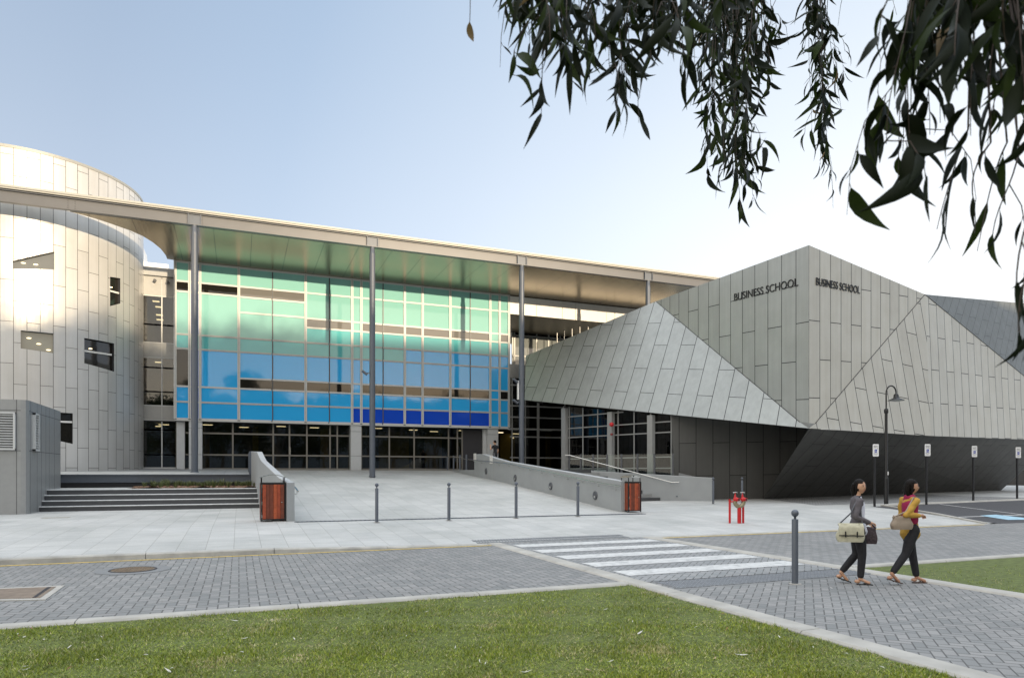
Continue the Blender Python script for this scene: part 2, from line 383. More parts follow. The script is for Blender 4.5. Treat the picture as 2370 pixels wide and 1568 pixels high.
m_riser = M('dark_grey_stone_riser', (0.055, 0.057, 0.06), 0.6, 0, 0.12, 3)
m_nose = M('white_step_nosing', (0.62, 0.63, 0.62), 0.6)
m_red = M('fire_red_paint', (0.50, 0.012, 0.015), 0.35); m_brass = M('weathered_brass', (0.30, 0.27, 0.18), 0.45, 0.6)
m_herr = herringbone('herringbone_block_paving'); m_herr2 = herringbone('path_block_paving', w=0.11, rot=radians(45))
m_slab = slabs('pale_granite_slabs'); m_slabd = slabs('grey_landing_slabs', c1=(0.24, 0.245, 0.25), c2=(0.3, 0.3, 0.3), jcol=(0.15, 0.15, 0.15))
m_asph = M('asphalt', (0.062, 0.062, 0.066), 0.9, 0, 0.25, 30, 0.3)
m_soil = M('lawn_soil', (0.10, 0.125, 0.032), 0.95, 0, 0.3, 8, 0.3)
m_yel = M('yellow_road_paint', (0.62, 0.44, 0.10), 0.7, 0, 0.18, 14); m_wpaint = M('white_road_paint', (0.58, 0.58, 0.56), 0.7, 0, 0.16, 9, 0.2)
nt_ = m_wpaint.node_tree; T_ = NT(nt_); b_n = nt_.nodes['Principled BSDF']; tc_ = T_.n('ShaderNodeTexCoord')
w1_ = T_.noise(tc_.outputs['Object'], 3.0, 8, 0.75); old = b_n.inputs['Base Color'].links[0].from_socket
T_.l(T_.mix(T_.math('MULTIPLY', T_.math('SUBTRACT', w1_, 0.50), 5.0, cl=True), old, (0.30, 0.305, 0.30)), b_n.inputs['Base Color'])
m_tact = M('tactile_tile', (0.24, 0.25, 0.26), 0.7, 0, 0.15, 6); m_lamp_on = emis('warm_ceiling_lamp', (1.0, 0.82, 0.5), 2.5)
m_concp = M('path_edge_concrete', (0.41, 0.395, 0.355), 0.85, 0, 0.16, 2.2, 0.25)
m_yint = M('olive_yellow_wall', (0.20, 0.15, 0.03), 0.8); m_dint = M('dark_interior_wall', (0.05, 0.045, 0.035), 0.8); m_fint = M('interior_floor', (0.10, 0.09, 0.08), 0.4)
def soffit_mat():
    m, nt, b = newmat('polished_soffit'); T = NT(nt); tcn = T.n('ShaderNodeTexCoord')
    sx = T.n('ShaderNodeSeparateXYZ'); T.l(tcn.outputs['Object'], sx.inputs[0])
    fx = T.math('FRACT', T.math('DIVIDE', T.math('ADD', sx.outputs[0], 100), 1.8))
    j = T.math('LESS_THAN', fx, 0.016)
    c = T.mix(j, T.mix(T.noise(tcn.outputs['Object'], 0.6, 3), (0.27, 0.225, 0.155), (0.34, 0.29, 0.205)), (0.03, 0.03, 0.03))
    T.l(c, b.inputs['Base Color']); b.inputs['Metallic'].default_value = 0.8; b.inputs['Roughness'].default_value = 0.25
    cr = T.math('SINE', T.math('MULTIPLY', sx.outputs[0], 34.0))
    T.bump(cr, 0.05, 0.01, b); return m
m_soff = soffit_mat()

# ================================================================== GROUND
def sheet(name, u0, u1, v0, v1, mat, dz=0.0, nu=1, nv=1, zf=None, **kw):
    mb = MB(); vs = []; zf = zf or G
    for j in range(nv+1):
        for i in range(nu+1):
            u = lerp(u0, u1, i/nu); v = lerp(v0, v1, j/nv); vs.append((u, v, zf(u, v)+dz))
    fs = [(j*(nu+1)+i, j*(nu+1)+i+1, (j+1)*(nu+1)+i+1, (j+1)*(nu+1)+i) for j in range(nv) for i in range(nu)]
    mb.mesh(vs, fs)
    return mb.build(name, mat, **kw)
ST = {'kind': 'structure'}
def flat(u, v): return 0.0
m_far = M('far_ground', (0.16, 0.16, 0.13), 0.95, 0, 0.2, 0.5)
sheet('ground', -900, 900, -900, 900, m_far, -0.06, zf=flat, **ST)
sheet('road', -45, 70, 9.1, 15.25, m_herr, 0.0, zf=flat, **ST)
sheet('path', 5.8, 9.9, -14, 9.1, m_herr2, 0.0, zf=flat, **ST)
sheet('zebra_crossing', 5.8, 9.9, 9.1, 15.42, herringbone('crossing_block_paving', w=0.11, rot=radians(45), c1=(0.24, 0.25, 0.25), c2=(0.30, 0.30, 0.295)), 0.006, zf=flat, **ST)
sheet('lawn', -40, 5.5, -14, 8.92, m_soil, 0.004, zf=flat, **ST)
sheet('lawn', 10.2, 45, -8, 9.0, m_soil, 0.004, zf=flat, **ST)
EU, EV = 15.41, 20.25
# granite forecourt (one warped sheet) with the asphalt bay cut out on the right
mb = MB()
us = list(np.linspace(-45, 23.7, 70)); vs_ = list(np.linspace(EU, 62, 48)); vs_ = sorted(set([round(x, 3) for x in vs_]+[EU, EV]))
def grid(mb, us, vs, zf, dz=0):
    pts = [(u, v, zf(u, v)+dz) for v in vs for u in us]; n = len(us)
    mb.mesh(pts, [(j*n+i, j*n+i+1, (j+1)*n+i+1, (j+1)*n+i) for j in range(len(vs)-1) for i in range(n-1)])
grid(mb, us, vs_, G); grid(mb, [23.7, 30, 40, 55, 90], [v for v in vs_ if v >= EV], G)
mb.build('forecourt', m_slab, **ST)
sheet('car_park', 23.7, 90, EU-0.2, EV, m_asph, 0.0, 20, 8, **ST)
# grey block apron in front of the dark wall
mb = MB(); A_ = gg(1741, 1150); B_ = gg(1889, 1168.5)
P4 = [(B_.x, B_.y), (90, 20.6), (90, 40), (A_.x+1.5, 40), (A_.x, A_.y)]
mb.poly([(u, v, G(u, v)+0.006) for u, v in (P4[0], (35, 20.6), (35, 40), P4[3], P4[4])]); mb.poly([(u, v, G(u, v)+0.006) for u, v in ((35, 20.6), (90, 20.6), (90, 40), (35, 40))])
mb.build('apron', m_herr2, **ST)
# kerbs
def kerb(name, label, pts, w, zf0, zf1, side=1, mat=m_kerb):
    """pts: list of (u,v); profile base at zf0, top at zf1, a joint every 2.4 m"""
    mb = MB(); n = len(pts)
    for i in range(n-1):
        a = Vector(pts[i]+(0,)); b = Vector(pts[i+1]+(0,)); L = (b-a).length; k = max(1, round(L/2.4)); d = (b-a)/k; t = d.normalized(); nn = Vector((-t.y, t.x, 0))*side
        for q in range(k):
            p0 = a+d*q+t*0.006; p1 = a+d*(q+1)-t*0.006; ring = []
            for p in (p0, p1):
                z0, z1 = zf0(p.x, p.y), zf1(p.x, p.y)
                ring.append([p+Vector((0, 0, z0-0.05)), p+nn*0.02+Vector((0, 0, z1-0.022)), p+nn*0.045+Vector((0, 0, z1)), p+nn*w+Vector((0, 0, z1+0.003)), p+nn*w+Vector((0, 0, z0-0.05))])
            for j in range(4): mb.poly([ring[0][j], ring[1][j], ring[1][j+1], ring[0][j+1]])
            mb.poly(ring[0][::-1]); mb.poly(ring[1])
    return mb.build(name, mat, kind='structure')
def top(u, v): return max(0.012, G(u, 15.41))+0.002
kerb('kerb', '', [(-45, 15.2), (5.5, 15.2)], 0.22, flat, top)
kerb('kerb', '', [(10.2, 15.2), (23.3, 15.2)], 0.22, flat, top)
kerb('kerb', '', [(-45, 8.92), (5.5, 8.92)], 0.2, flat, lambda u, v: 0.03, mat=m_concp)
kerb('kerb', '', [(10.2, 9.02), (60, 9.02)], 0.2, flat, lambda u, v: 0.03, mat=m_concp)
kerb('kerb', '', [(5.52, -14), (5.52, 15.4)], 0.3, flat, lambda u, v: 0.026, side=-1, mat=m_concp)
kerb('kerb', '', [(9.85, -14), (9.85, 15.4)], 0.3, flat, lambda u, v: 0.026, side=-1, mat=m_concp)
kerb('kerb', '', [(23.3, 15.3), (24.0, 17.5), (24.6, 20.3), (90, 20.3)], 0.22, G, lambda u, v: G(u, v)+0.05, mat=m_concp)
# painted lines
def strip(name, p, q, w, mat, zf=flat, dz=0.012, n=1):
    p = Vector(p+(0,)); q = Vector(q+(0,)); t = (q-p).normalized(); nn = Vector((-t.y, t.x, 0))*w/2; mb = MB()
    for i in range(n):
        a = p.lerp(q, i/n); b = p.lerp(q, (i+1)/n)
        mb.poly([c+Vector((0, 0, zf(c.x, c.y)+dz)) for c in (a-nn, b-nn, b+nn, a+nn)])
    return mb.build(name, mat, kind='structure')
strip('yellow_line', (-45, 15.06), (5.5, 15.06), 0.10, m_yel, dz=0.006)
strip('yellow_line', (10.2, 15.12), (22.8, 15.12), 0.10, m_yel, dz=0.006)
strip('yellow_line', (2.2, 9.2), (5.5, 9.2), 0.09, m_yel, dz=0.006)
strip('yellow_line', (10.2, 9.3), (40, 9.3), 0.09, m_yel, dz=0.006)
for k in range(5):
    v = 9.72+1.16*k
    strip('crossing_stripe', (5.98, v+0.28), (9.76, v+0.28), 0.56, m_wpaint, dz=0.012)
for (a, b) in (((2400, 1260), (2560, 1273.3)), ((2400, 1274.4), (2560, 1291))):
    p = gg(a[0]*K, a[1]*K); q = gg(b[0]*K, b[1]*K); d = (q-p); p2 = p-d*0.35; q2 = q+d*0.5
    strip('parking_line', (p2.x, p2.y), (q2.x, q2.y), 0.10, m_wpaint, zf=G, dz=0.008, n=8)
m_bpaint = M('blue_parking_paint', (0.32, 0.50, 0.60), 0.7, 0, 0.2, 3)
mb = MB(); ps = [gg(x*K, y*K) for x, y in ((2450, 1292), (2490, 1290.3), (2562, 1296), (2562, 1299.5), (2520, 1300))]
mb.poly([p+Vector((0, 0, 0.012)) for p in ps][::-1]); mb.build('parking_symbol', m_bpaint, kind='structure')
# tactile strips and the long drain
def tactile(name, u0, u1, v0, v1, label, zf):
    mb = MB(); s = 0.3; n = int((u1-u0)/s); k = max(1, int((v1-v0)/s))
    for i in range(n):
        for j in range(k):
            a = u0+i*s; b = v0+j*s; z = zf(a, b)+0.010
            mb.box((a+.004, b+.004, z-0.03), (a+s-.004, b+s-.004, z), 0)
            for x in range(4):
                for y in range(4):
                    cx, cy = a+s*(x+.5)/4, b+s*(y+.5)/4; r = .024
                    mb.mesh([(cx-r, cy-r, z), (cx+r, cy-r, z), (cx+r, cy+r, z), (cx-r, cy+r, z), (cx-r*.6, cy-r*.6, z+.008), (cx+r*.6, cy-r*.6, z+.008), (cx+r*.6, cy+r*.6, z+.008), (cx-r*.6, cy+r*.6, z+.008)],
                            [(4, 5, 6, 7), (0, 1, 5, 4), (1, 2, 6, 5), (2, 3, 7, 6), (3, 0, 4, 7)], 1)
    o = mb.build(name, [m_tact, M('tactile_dot', (0.15, 0.16, 0.17), 0.6)])
    tag(o, label, 'tactile paving'); return o
tactile('tactile_paving', 6.0, 9.9, 8.42, 9.05, 'grey dotted tactile strip at the near end of the zebra crossing', flat)
tactile('tactile_paving', 5.3, 9.5, 15.45, 16.05, 'grey dotted tactile strip at the far end of the zebra crossing', G)
mb = MB(); d0, d1 = gg(684, 1207.5), gg(1490, 1188.5); n = 90
for i in range(n+1):
    p = d0.lerp(d1, i/n); mb.box((p.x-.035, p.y-.09, G(p.x, p.y)-.02), (p.x+.035, p.y+.09, G(p.x, p.y)+.012), 1)
mb.bar(d0+Vector((0, -.11, .006)), d1+Vector((0, -.11, .006)), .03, .02, 0); mb.bar(d0+Vector((0, .11, .006)), d1+Vector((0, .11, .006)), .03, .02, 0)
mb.bar(d0+Vector((0, 0, .0)), d1+Vector((0, 0, .0)), .2, .01, 2)
tag(mb.build('drain_grate', [m_steel, M('grate_bar', (0.14, 0.15, 0.17), 0.5, 0.5), m_gap]), 'long dark drain grate across the foot of the pale ramp', 'drain')
# covers in the road
m_rust = M('rusty_cover', (0.20, 0.15, 0.10), 0.75, 0.2, 0.25, 12, 0.3)
p = gz_(308, 1318, 0); r = thing('manhole_cover', 'round rusty manhole cover in the block road', 'manhole cover', (p.x, p.y, 0))
mb = MB(); mb.lathe([(0.0, .012), (.34, .012), (.345, .0)], (p.x, p.y, 0), 28, 0, False)
for i in range(-6, 7):
    for j in range(-6, 7):
        if i*i+j*j < 38: mb.box((p.x+i*.05-.017, p.y+j*.05-.017, .012), (p.x+i*.05+.017, p.y+j*.05+.017, .018), 0)
mb.build('cover', m_rust, r); mb = MB(); mb.lathe([(.345, .014), (.375, .014), (.38, 0)], (p.x, p.y, 0), 28, 0, False); mb.build('cover_rim', m_gap, r)
mb = MB(); mb.lathe([(.385, .006), (.60, .006)], (p.x, p.y, 0), 28, 0, False); mb.build('collar', M('collar_concrete', (0.2, 0.205, 0.205), 0.8), r)
c = [gz_(x, y, 0) for x, y in ((-60, 1392), (105, 1388), (150, 1355), (-20, 1362))]
cc = (c[0]+c[1]+c[2]+c[3])/4; r = thing('access_cover', 'rectangular brown access cover in a concrete surround at the road edge', 'access cover', (cc.x, cc.y, 0))
def inset(c, k, cc): return [cc+(p-cc)*k for p in c]
mb = MB(); mb.prism([p+Vector((0, 0, -.03)) for p in c], (0, 0, .042)); mb.build('surround', m_concp, r)
mb = MB(); mb.prism([p+Vector((0, 0, .0)) for p in inset(c, .8, cc)], (0, 0, .016)); mb.build('cover', M('brown_cover', (0.21, 0.165, 0.125), 0.8, 0.1, 0.2, 7), r)
c2 = inset(c, .74, cc); mb = MB()
for k in (.90, .94): q0 = c2[1].lerp(c2[0], 1-k); q1 = c2[2].lerp(c2[3], 1-k); mb.bar(q0+Vector((0, 0, .018)), q1+Vector((0, 0, .018)), .02, .006)
mb.build('hinge_bar', m_gap, r)
p = gg(140, 1197); mb = MB(); mb.box((p.x-.5, p.y-.15, p.z-.02), (p.x+.25, p.y+.12, p.z+.008)); tag(mb.build('cover_plate', M('stained_cover', (0.30, 0.28, 0.23), 0.8, 0, .25, 6)), 'stained concrete cover plate in the pale slabs by the louvred enclosure', 'cover plate')

# ------------------------------------------------------------------ lawns: grass blades
def tri_cloud(name, P, mats, mi, **kw):
    n = len(P); me = bpy.data.meshes.new(name); me.vertices.add(n*3); me.vertices.foreach_set('co', P.reshape(-1))
    me.loops.add(n*3); me.loops.foreach_set('vertex_index', np.arange(n*3, dtype=np.int32))
    me.polygons.add(n); me.polygons.foreach_set('loop_start', np.arange(0, n*3, 3, dtype=np.int32)); me.polygons.foreach_set('loop_total', np.full(n, 3, dtype=np.int32))
    for m_ in mats: me.materials.append(m_)
    me.polygons.foreach_set('material_index', mi.astype(np.int32)); me.update(calc_edges=True)
    o = bpy.data.objects.new(name, me); COL.objects.link(o)
    for a, b in kw.items(): o[a] = b
    return o
rng = np.random.default_rng(3)
def blade_mat(name, col, tr=0.3):
    m, nt, b = newmat(name); T = NT(nt); tcn = T.n('ShaderNodeTexCoord'); f = T.noise(tcn.outputs['Object'], 0.9, 5, 0.7)
    T.l(T.ramp(f, [(0.3, tuple(c*.7 for c in col)), (0.7, tuple(c*1.25 for c in col))]), b.inputs['Base Color']); b.inputs['Roughness'].default_value = 0.6
    b.inputs['Subsurface Weight'].default_value = 0
    return m
gm = [blade_mat('grass_green', (0.24, 0.305, 0.024)), blade_mat('grass_deep', (0.15, 0.205, 0.017)), blade_mat('grass_straw', (0.50, 0.44, 0.22)), blade_mat('grass_light', (0.34, 0.38, 0.04))]
def blades(name, n, region, label):
    out = []; 
    t = 1/rng.uniform(1/12.5, 1/5.0, n); a = rng.uniform(-0.95, 0.95, n)      # denser near the viewer
    u = t*(a*CS+SN); v = t*(-a*SN+CS); k = region(u, v); u = u[k]; v = v[k]; n = len(u)
    patch = .8*np.sin(u*1.7+np.sin(v*1.3)*2)*np.sin(v*2.1+u*.6)+0.7*np.sin(u*5.1+v*3.7)*np.sin(v*6.3-u*2.2)+.4*np.sin(u*13+v*7)*np.sin(v*17-u*5)+rng.normal(0, .5, n)
    h = rng.uniform(.010, .032, n)*(1+.5*np.sin(u*3.1+v*1.7)*np.sin(v*4.3-u))*np.where(rng.random(n) < .02, 1.9, 1); w = rng.uniform(.0025, .0055, n); an = rng.uniform(0, 2*pi, n); lean = rng.normal(0, .016, (n, 2))
    P = np.zeros((n, 3, 3)); P[:, 0, 0] = u-np.cos(an)*w; P[:, 0, 1] = v-np.sin(an)*w; P[:, 1, 0] = u+np.cos(an)*w; P[:, 1, 1] = v+np.sin(an)*w
    P[:, 2, 0] = u+lean[:, 0]; P[:, 2, 1] = v+lean[:, 1]; P[:, 2, 2] = h; P[:, :2, 2] = .003
    r_ = rng.random(n); mi = np.where(patch > 1.25, 2, np.where(r_ < .08, 2, np.where(r_ < .50, 1, np.where(r_ < .8, 0, 3))))
    o = tri_cloud(name, P, gm, mi); o['label'] = label; o['category'] = 'grass'; o['kind'] = 'stuff'
blades('grass', 330000, lambda u, v: (v < 8.93+.03*np.sin(u*9)*np.sin(u*23)+.02) & (u < 5.52+.03*np.sin(v*11)) & (u > -9), 'short green lawn grass with straw coloured patches in the foreground')
blades('grass', 60000, lambda u, v: (v < 9.0) & (u > 10.18) & (u < 20), 'strip of short green lawn right of the block path')

# ------------------------------------------------------------------ fallen leaves
lm = [M('dry_leaf_pale', (0.62, 0.60, 0.55), 0.7, 0, .1, 60), M('dry_leaf_tan', (0.42, 0.30, 0.17), 0.7, 0, .15, 60), M('dry_leaf_brown', (0.26, 0.12, 0.06), 0.7, 0, .15, 60)]
def leaf_shape(mb, base, d, nrm, L, w, curve, m=0, seg=5):
    """a sickle-shaped gum leaf: starts at base, runs along d, blade faces nrm"""
    d = d.normalized(); s = d.cross(nrm).normalized(); nn = s.cross(d).normalized(); vs = []
    for i in range(seg+1):
        t = i/seg; ww = w*(sin(pi*min(1, t*1.02+.02))**.8)*(1-.35*t) if 0 < i < seg else 0.0008
        c = base+d*(L*t)+s*(curve*L*t*t)+nn*(0.12*L*sin(pi*t)*(1 if curve > 0 else -1))
        vs += [c-s*ww/2+nn*ww*.18, c, c+s*ww/2+nn*ww*.18]
    fs = []
    for i in range(seg):
        for k in (0, 1): fs.append((i*3+k, i*3+k+1, (i+1)*3+k+1, (i+1)*3+k))
    mb.mesh(vs, fs, m, True)
protos = []
for i in range(6):
    mb = MB(); leaf_shape(mb, Vector((-.03, 0, .004)), Vector((1, 0, .05)), Vector((.0, .25*random.choice((-1, 1)), 1)), random.uniform(.05, .085), random.uniform(.011, .018), random.uniform(-.3, .3))
    o = mb.build('fallen_leaf', lm[(0, 0, 1, 0, 2, 1)[i]]); protos.append(o)
used = [False]*6
def drop(px, py, k, sc=1.0):
    p = gg(px, py) if py < 1255 else gz_(px, py, 0)
    o = protos[k] if not used[k] else protos[k].copy()
    if used[k]: COL.objects.link(o)
    used[k] = True
    grass_ = (p.y < 8.9 and (p.x < 5.4 or p.x > 10.3)); pl = 'lying on the lawn' if grass_ else 'lying on the grey paving'
    o.location = (p.x, p.y, p.z+(.022 if grass_ else .01)); o.rotation_euler = (random.uniform(-.3, .3), random.uniform(-.3, .3), random.uniform(0, 6.28)); o.scale = (sc*1.12, sc*1.12, sc*1.12)
    tn = ('pale', 'pale', 'tan', 'pale', 'brown', 'tan')[k]
    tag(o, f'small curled {tn} dry gum leaf {pl}', 'fallen leaf', 'dry gum leaves scattered on the ground')
spec = [(1599, 1584, 1.6, 0), (1210, 1505, .9, 0), (1440, 1515, .9, 0), (1466, 1540, .9, 1), (1515, 1525, .8, 0), (1360, 1504, .8, 0), (1466, 1537, .7, 3), (1860, 1640, 1.2, 0), (1789, 1650, 1.2, 2), (1836, 1641, .9, 1), (1312, 1692-8, 1.2, 0), (1471, 1680, 1.3, 2), (1716, 1502, .9, 0), (1760, 1520, .7, 1), (60, 1595, .9, 0), (110, 1604, .9, 3), (340, 1548, .9, 2), (120, 1667, 1.2, 4), (65, 1677, 1, 0), (425, 1691-9, 1.4, 0), (365, 1643, .8, 1), (452, 1625, .9, 5), (590, 1554, .9, 0), (680, 1555, .8, 1), (737, 1601, .9, 0), (1975, 1577, 1, 0), (2032, 1624, 1, 1), (2118, 1641, .9, 3), (1950, 1596, .9, 0), (1820, 1575, .9, 4), (80, 1575, 1, 4), (335, 1547, .9, 4), (165, 1560, 1.1, 2)]
for x, y, s_, k in spec: drop(x*K, y*K, k, s_)
n = 0
while n < 75:
    x, y = random.uniform(0, 2200), random.uniform(1365, 1566)
    if y < 1452-x*.067+6 or (x > 1480 and y < 1352+(x-1480)*.29+10): continue
    drop(x, y, random.choice((0, 0, 1, 3, 3, 2, 5, 4)), random.uniform(.45, .85)); n += 1
for x, y, k in ((680, 1507, 0), (235, 1265, 4), (2080, 1470, 0), (2130, 1592, 5), (2070, 1436, 3), (1700, 1480, 2), (2250, 1500, 0), (2205, 1360, 0), (1570, 1403, 4), (405, 1505, 1)): drop(x*K, y*K, k, .7)

# ================================================================== GLASS BUILDING
VF = 43.6; ZT = 13.9; ZB = 4.83; FL = 1.9; UL, UR = -3.4, 17.2
gb = thing('glass_building', 'glass fronted building with green and blue panels under a flat roof on slim round columns', 'building', (7, 44, FL))
def U2(px2560, V=VF): return gv(px2560*K, 1000, V).x
def Z2(px, py, V=VF): return gv(px*K, py*K, V).z
a = Z2(440, 701.5); b_ = Z2(440, 727); s_ = Z2(440, 834); q_ = Z2(440, 870); m_z = Z2(440, 1003); r_ = Z2(440, 966)
e1, e2 = Z2(772, 796), Z2(772, 819); lt = Z2(770, 953.5); d2 = Z2(598, 780.6); d1 = Z2(598, 742); r2 = Z2(770, 976.8)
r_ = (r_+r2)/2
MAT = {'G': (m_green, 'green_panel'), 'T': (m_teal, 'teal_panel'), 'B': (m_blue, 'blue_panel'), 'C': (m_cob, 'cobalt_panel'), 'W': (m_win, 'window_pane'), 'w': (m_wing, 'window_pane')}
E_ = [('G', a), ('G', e1), ('w', e2), ('T', s_), ('T', q_), ('B', lt), ('W', r_), ('B', m_z), ('B', ZB)]
G_ = E_[:8]+[('C', ZB)]
H_ = [('G', a), ('G', e1), ('w', e2), ('T', s_), ('B', q_), ('B', lt), ('W', r_), ('B', m_z), ('C', ZB)]
F_ = [('G', a), ('G', e1), ('G', e2), ('T', s_), ('T', q_), ('B', lt), ('B', r_), ('B', m_z), ('C', ZB)]
K_ = [('G', a), ('G', e1), ('G', e2), ('T', s_), ('B', q_), ('B', lt), ('B', r_), ('B', m_z), ('B', ZB)]
L_ = [('G', a), ('G', e1), ('w', e2), ('T', s_), ('B', q_), ('B', lt), ('W', r_), ('B', m_z), ('B', ZB)]
D_ = [('G', a), ('w', d1), ('G', d2), ('G', s_), ('T', q_), ('B', lt), ('W', r_), ('B', m_z), ('B', ZB)]
C_ = [('G', a), ('W', b_), ('G', s_), ('T', q_), ('B', r_), ('B', m_z), ('B', ZB)]
A_ = [('G', a), ('W', b_), ('G', s_), ('T', q_), ('W', r_), ('B', m_z), ('B', ZB)]
Bc = [('C', a), ('C', b_), ('C', s_), ('T', q_), ('C', r_), ('C', m_z), ('C', ZB)]
cols = [(436.8, A_, 1), (474, Bc, 1), (500, C_, 1), (597, D_, 1), (681.5, D_, 0), (764, E_, 1), (823.5, E_, 0), (880, F_, 1), (903, G_, 1), (957.6, G_, 0), (1011.5, H_, 1), (1056, H_, 1), (1125.2, H_, 1), (1175.4, H_, 0), (1225, K_, 1), (1248.5, L_, 1), (1273, None, 1)]
cu = [U2(c[0]) for c in cols]; cu[0] = UL; cu[-1] = UR
mull = MB(); thin = MB(); mdark = MB()
for i, (x, cells, strong) in enumerate(cols):
    u = cu[i]; w_ = 0.075 if strong else 0.03
    (mull if strong else thin).box((u-w_, VF-.07 if strong else VF-.035, ZB), (u+w_, VF+.05, ZT-.002))
    if strong: mdark.box((u-.006, VF-.075, ZB+.02), (u+.006, VF-.06, ZT-.03))
    if cells is None: continue
    z1 = ZT; u2 = cu[i+1]
    for ty, z0 in cells:
        mt, nm = MAT[ty]; mb = MB(); g = 0.004
        mb.box((u+.005, VF, z0+g), (u2-.005, VF+.045, z1-g)); tx, tz = random.uniform(-.004, .004), random.uniform(-.004, .004)
        mb.v = [(p[0], p[1]+(tx*(p[0]-(u+u2)/2)+tz*(p[2]-(z0+z1)/2) if p[1] < VF+.02 else 0), p[2]) for p in mb.v]; mb.build(nm, mt, gb)
        mull.box((u+(.075 if strong else .0), VF-.055, z0-.05), (u2-.075, VF+.04, z0+.05))
        if z0 in (s_, m_z, q_): mdark.box((u, VF-.06, z0-.008), (u2, VF-.05, z0+.008))
        z1 = z0
mull.box((UL, VF-.05, ZT-.1), (UR, VF+.04, ZT-.003))
mull.build('window_frame', m_alu, gb); thin.build('thin_mullion', m_thin, gb); mdark.build('frame_joint', m_thin, gb)
mb = MB(); mb.box((UL-.02, VF-.09, ZB-.12), (UR+.02, VF+.06, ZB-.055)); mb.build('facade_sill', m_alu, gb)
# body behind the facade
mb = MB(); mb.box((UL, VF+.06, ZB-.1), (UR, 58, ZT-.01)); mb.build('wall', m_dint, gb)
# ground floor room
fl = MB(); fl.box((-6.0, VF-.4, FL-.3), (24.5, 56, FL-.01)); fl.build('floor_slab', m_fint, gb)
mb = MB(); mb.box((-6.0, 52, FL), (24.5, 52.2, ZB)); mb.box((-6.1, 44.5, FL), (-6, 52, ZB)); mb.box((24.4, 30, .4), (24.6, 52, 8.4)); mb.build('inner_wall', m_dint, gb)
mb = MB()
for u, v, w_, d_ in ((5.4, 48, .5, .5), (10.5, 49.5, 2.2, .2), (13.6, 50, 1.3, .2), (1.0, 47.5, .35, .35), (-2, 49, .4, .4), (15.9, 50.5, .8, .3), (19.0, 48.5, 1.2, .3), (21.5, 46.5, .3, .3)):
    MB().box((u-w_/2, v-d_/2, FL), (u+w_/2, v+d_/2, 4.7)).build('inner_column', m_yint, gb)
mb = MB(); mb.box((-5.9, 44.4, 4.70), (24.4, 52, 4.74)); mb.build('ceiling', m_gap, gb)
lamps = [(-4.3, 47), (-1.8, 46.2), (.3, 47.8), (2.5, 46), (4.6, 46.5), (7.5, 47), (8.6, 45.6), (11.2, 46.4), (13.0, 47.6), (14.6, 45.8), (17.8, 47), (19.5, 48)]
for u, v in lamps:
    mb = MB(); mb.box((u-.28, v-.1, 4.665), (u+.28, v+.1, 4.69)); mb.build('ceiling_lamp', m_lamp_on, gb)
# shop-front style glazing at the entrance
VG = 44.25
def glazing(mbf, mbg, xs, zs, P, n, w_=.05, d_=.08, dark=False):
    pass
gxs = [U2(x, VG) for x in (404.8*1.0, 442, 503, 582, 683, 723.6, 767, 825, 843, 876, 903, 973, 1035, 1121, 1143, 1155)]
gzs = [FL, Z2(600, 1136.7, VG), Z2(600, 1083.8, VG), 4.72]
fr = MB()
for i, u in enumerate(gxs[1:]): fr.box((u-.045, VG-.05, FL), (u+.045, VG+.05, 4.72))
for z in gzs[:-1]: fr.box((gxs[1], VG-.045, max(FL, z-.045)), (gxs[-1], VG+.045, z+.045 if z > FL else z+.1))
fr.build('entrance_frame', m_alud, gb)
for i in range(1, len(gxs)-1):
    mb = MB(); mb.box((gxs[i]+.04, VG-.006, FL+.1), (gxs[i+1]-.04, VG+.006, 4.70)); mb.build('entrance_glass', m_glass, gb)
mb = MB(); mb.box((gxs[-1]+.05, VG-.02, FL), (U2(1215, VG), VG+.02, 4.72)); mb.build('dark_panel', m_gap, gb)
mb = MB()
for x in (723.6, 725.5): mb.box((U2(x, VG)-.01, VG-.12, FL+.9), (U2(x, VG)+.02, VG-.09, FL+1.4))
mb.build('door_handle', m_stain, gb)
for (x0, x1) in ((472, 505.5), (877, 903.5), (1219.8, 1246)):
    u0, u1 = U2(x0), U2(x1); mb = MB(); zz = [FL-.05, Z2(890, 1139), Z2(890, 1078), ZB-.121]
    for k in range(3): mb.box((u0, VF+.01, zz[k]+.008), (u1, VF+.55, zz[k+1]-.008), bev=.01)
    mb.box((u0+.02, VF+.03, FL-.05), (u1-.02, VF+.53, ZB-.12), 1); mb.build('pillar', [m_pill, m_gap], gb)
mb = MB(); u0 = U2(442, VF+.4); mb.box((u0, VF+.3, FL), (u0+.42, VF+.62, ZB-.121)); mb.build('pillar', m_pill, gb)
u0 = U2(1208, VF+.3); mb = MB(); mb.box((u0, VF+.35, FL), (u0+.25, VF+.55, ZB-.121)); mb.build('pillar', m_pill, gb)
mb = MB(); mb.box((UL, VF+.06, ZB-.13), (UR, 44.6, ZB-.101)); mb.build('underside', m_gap, gb)
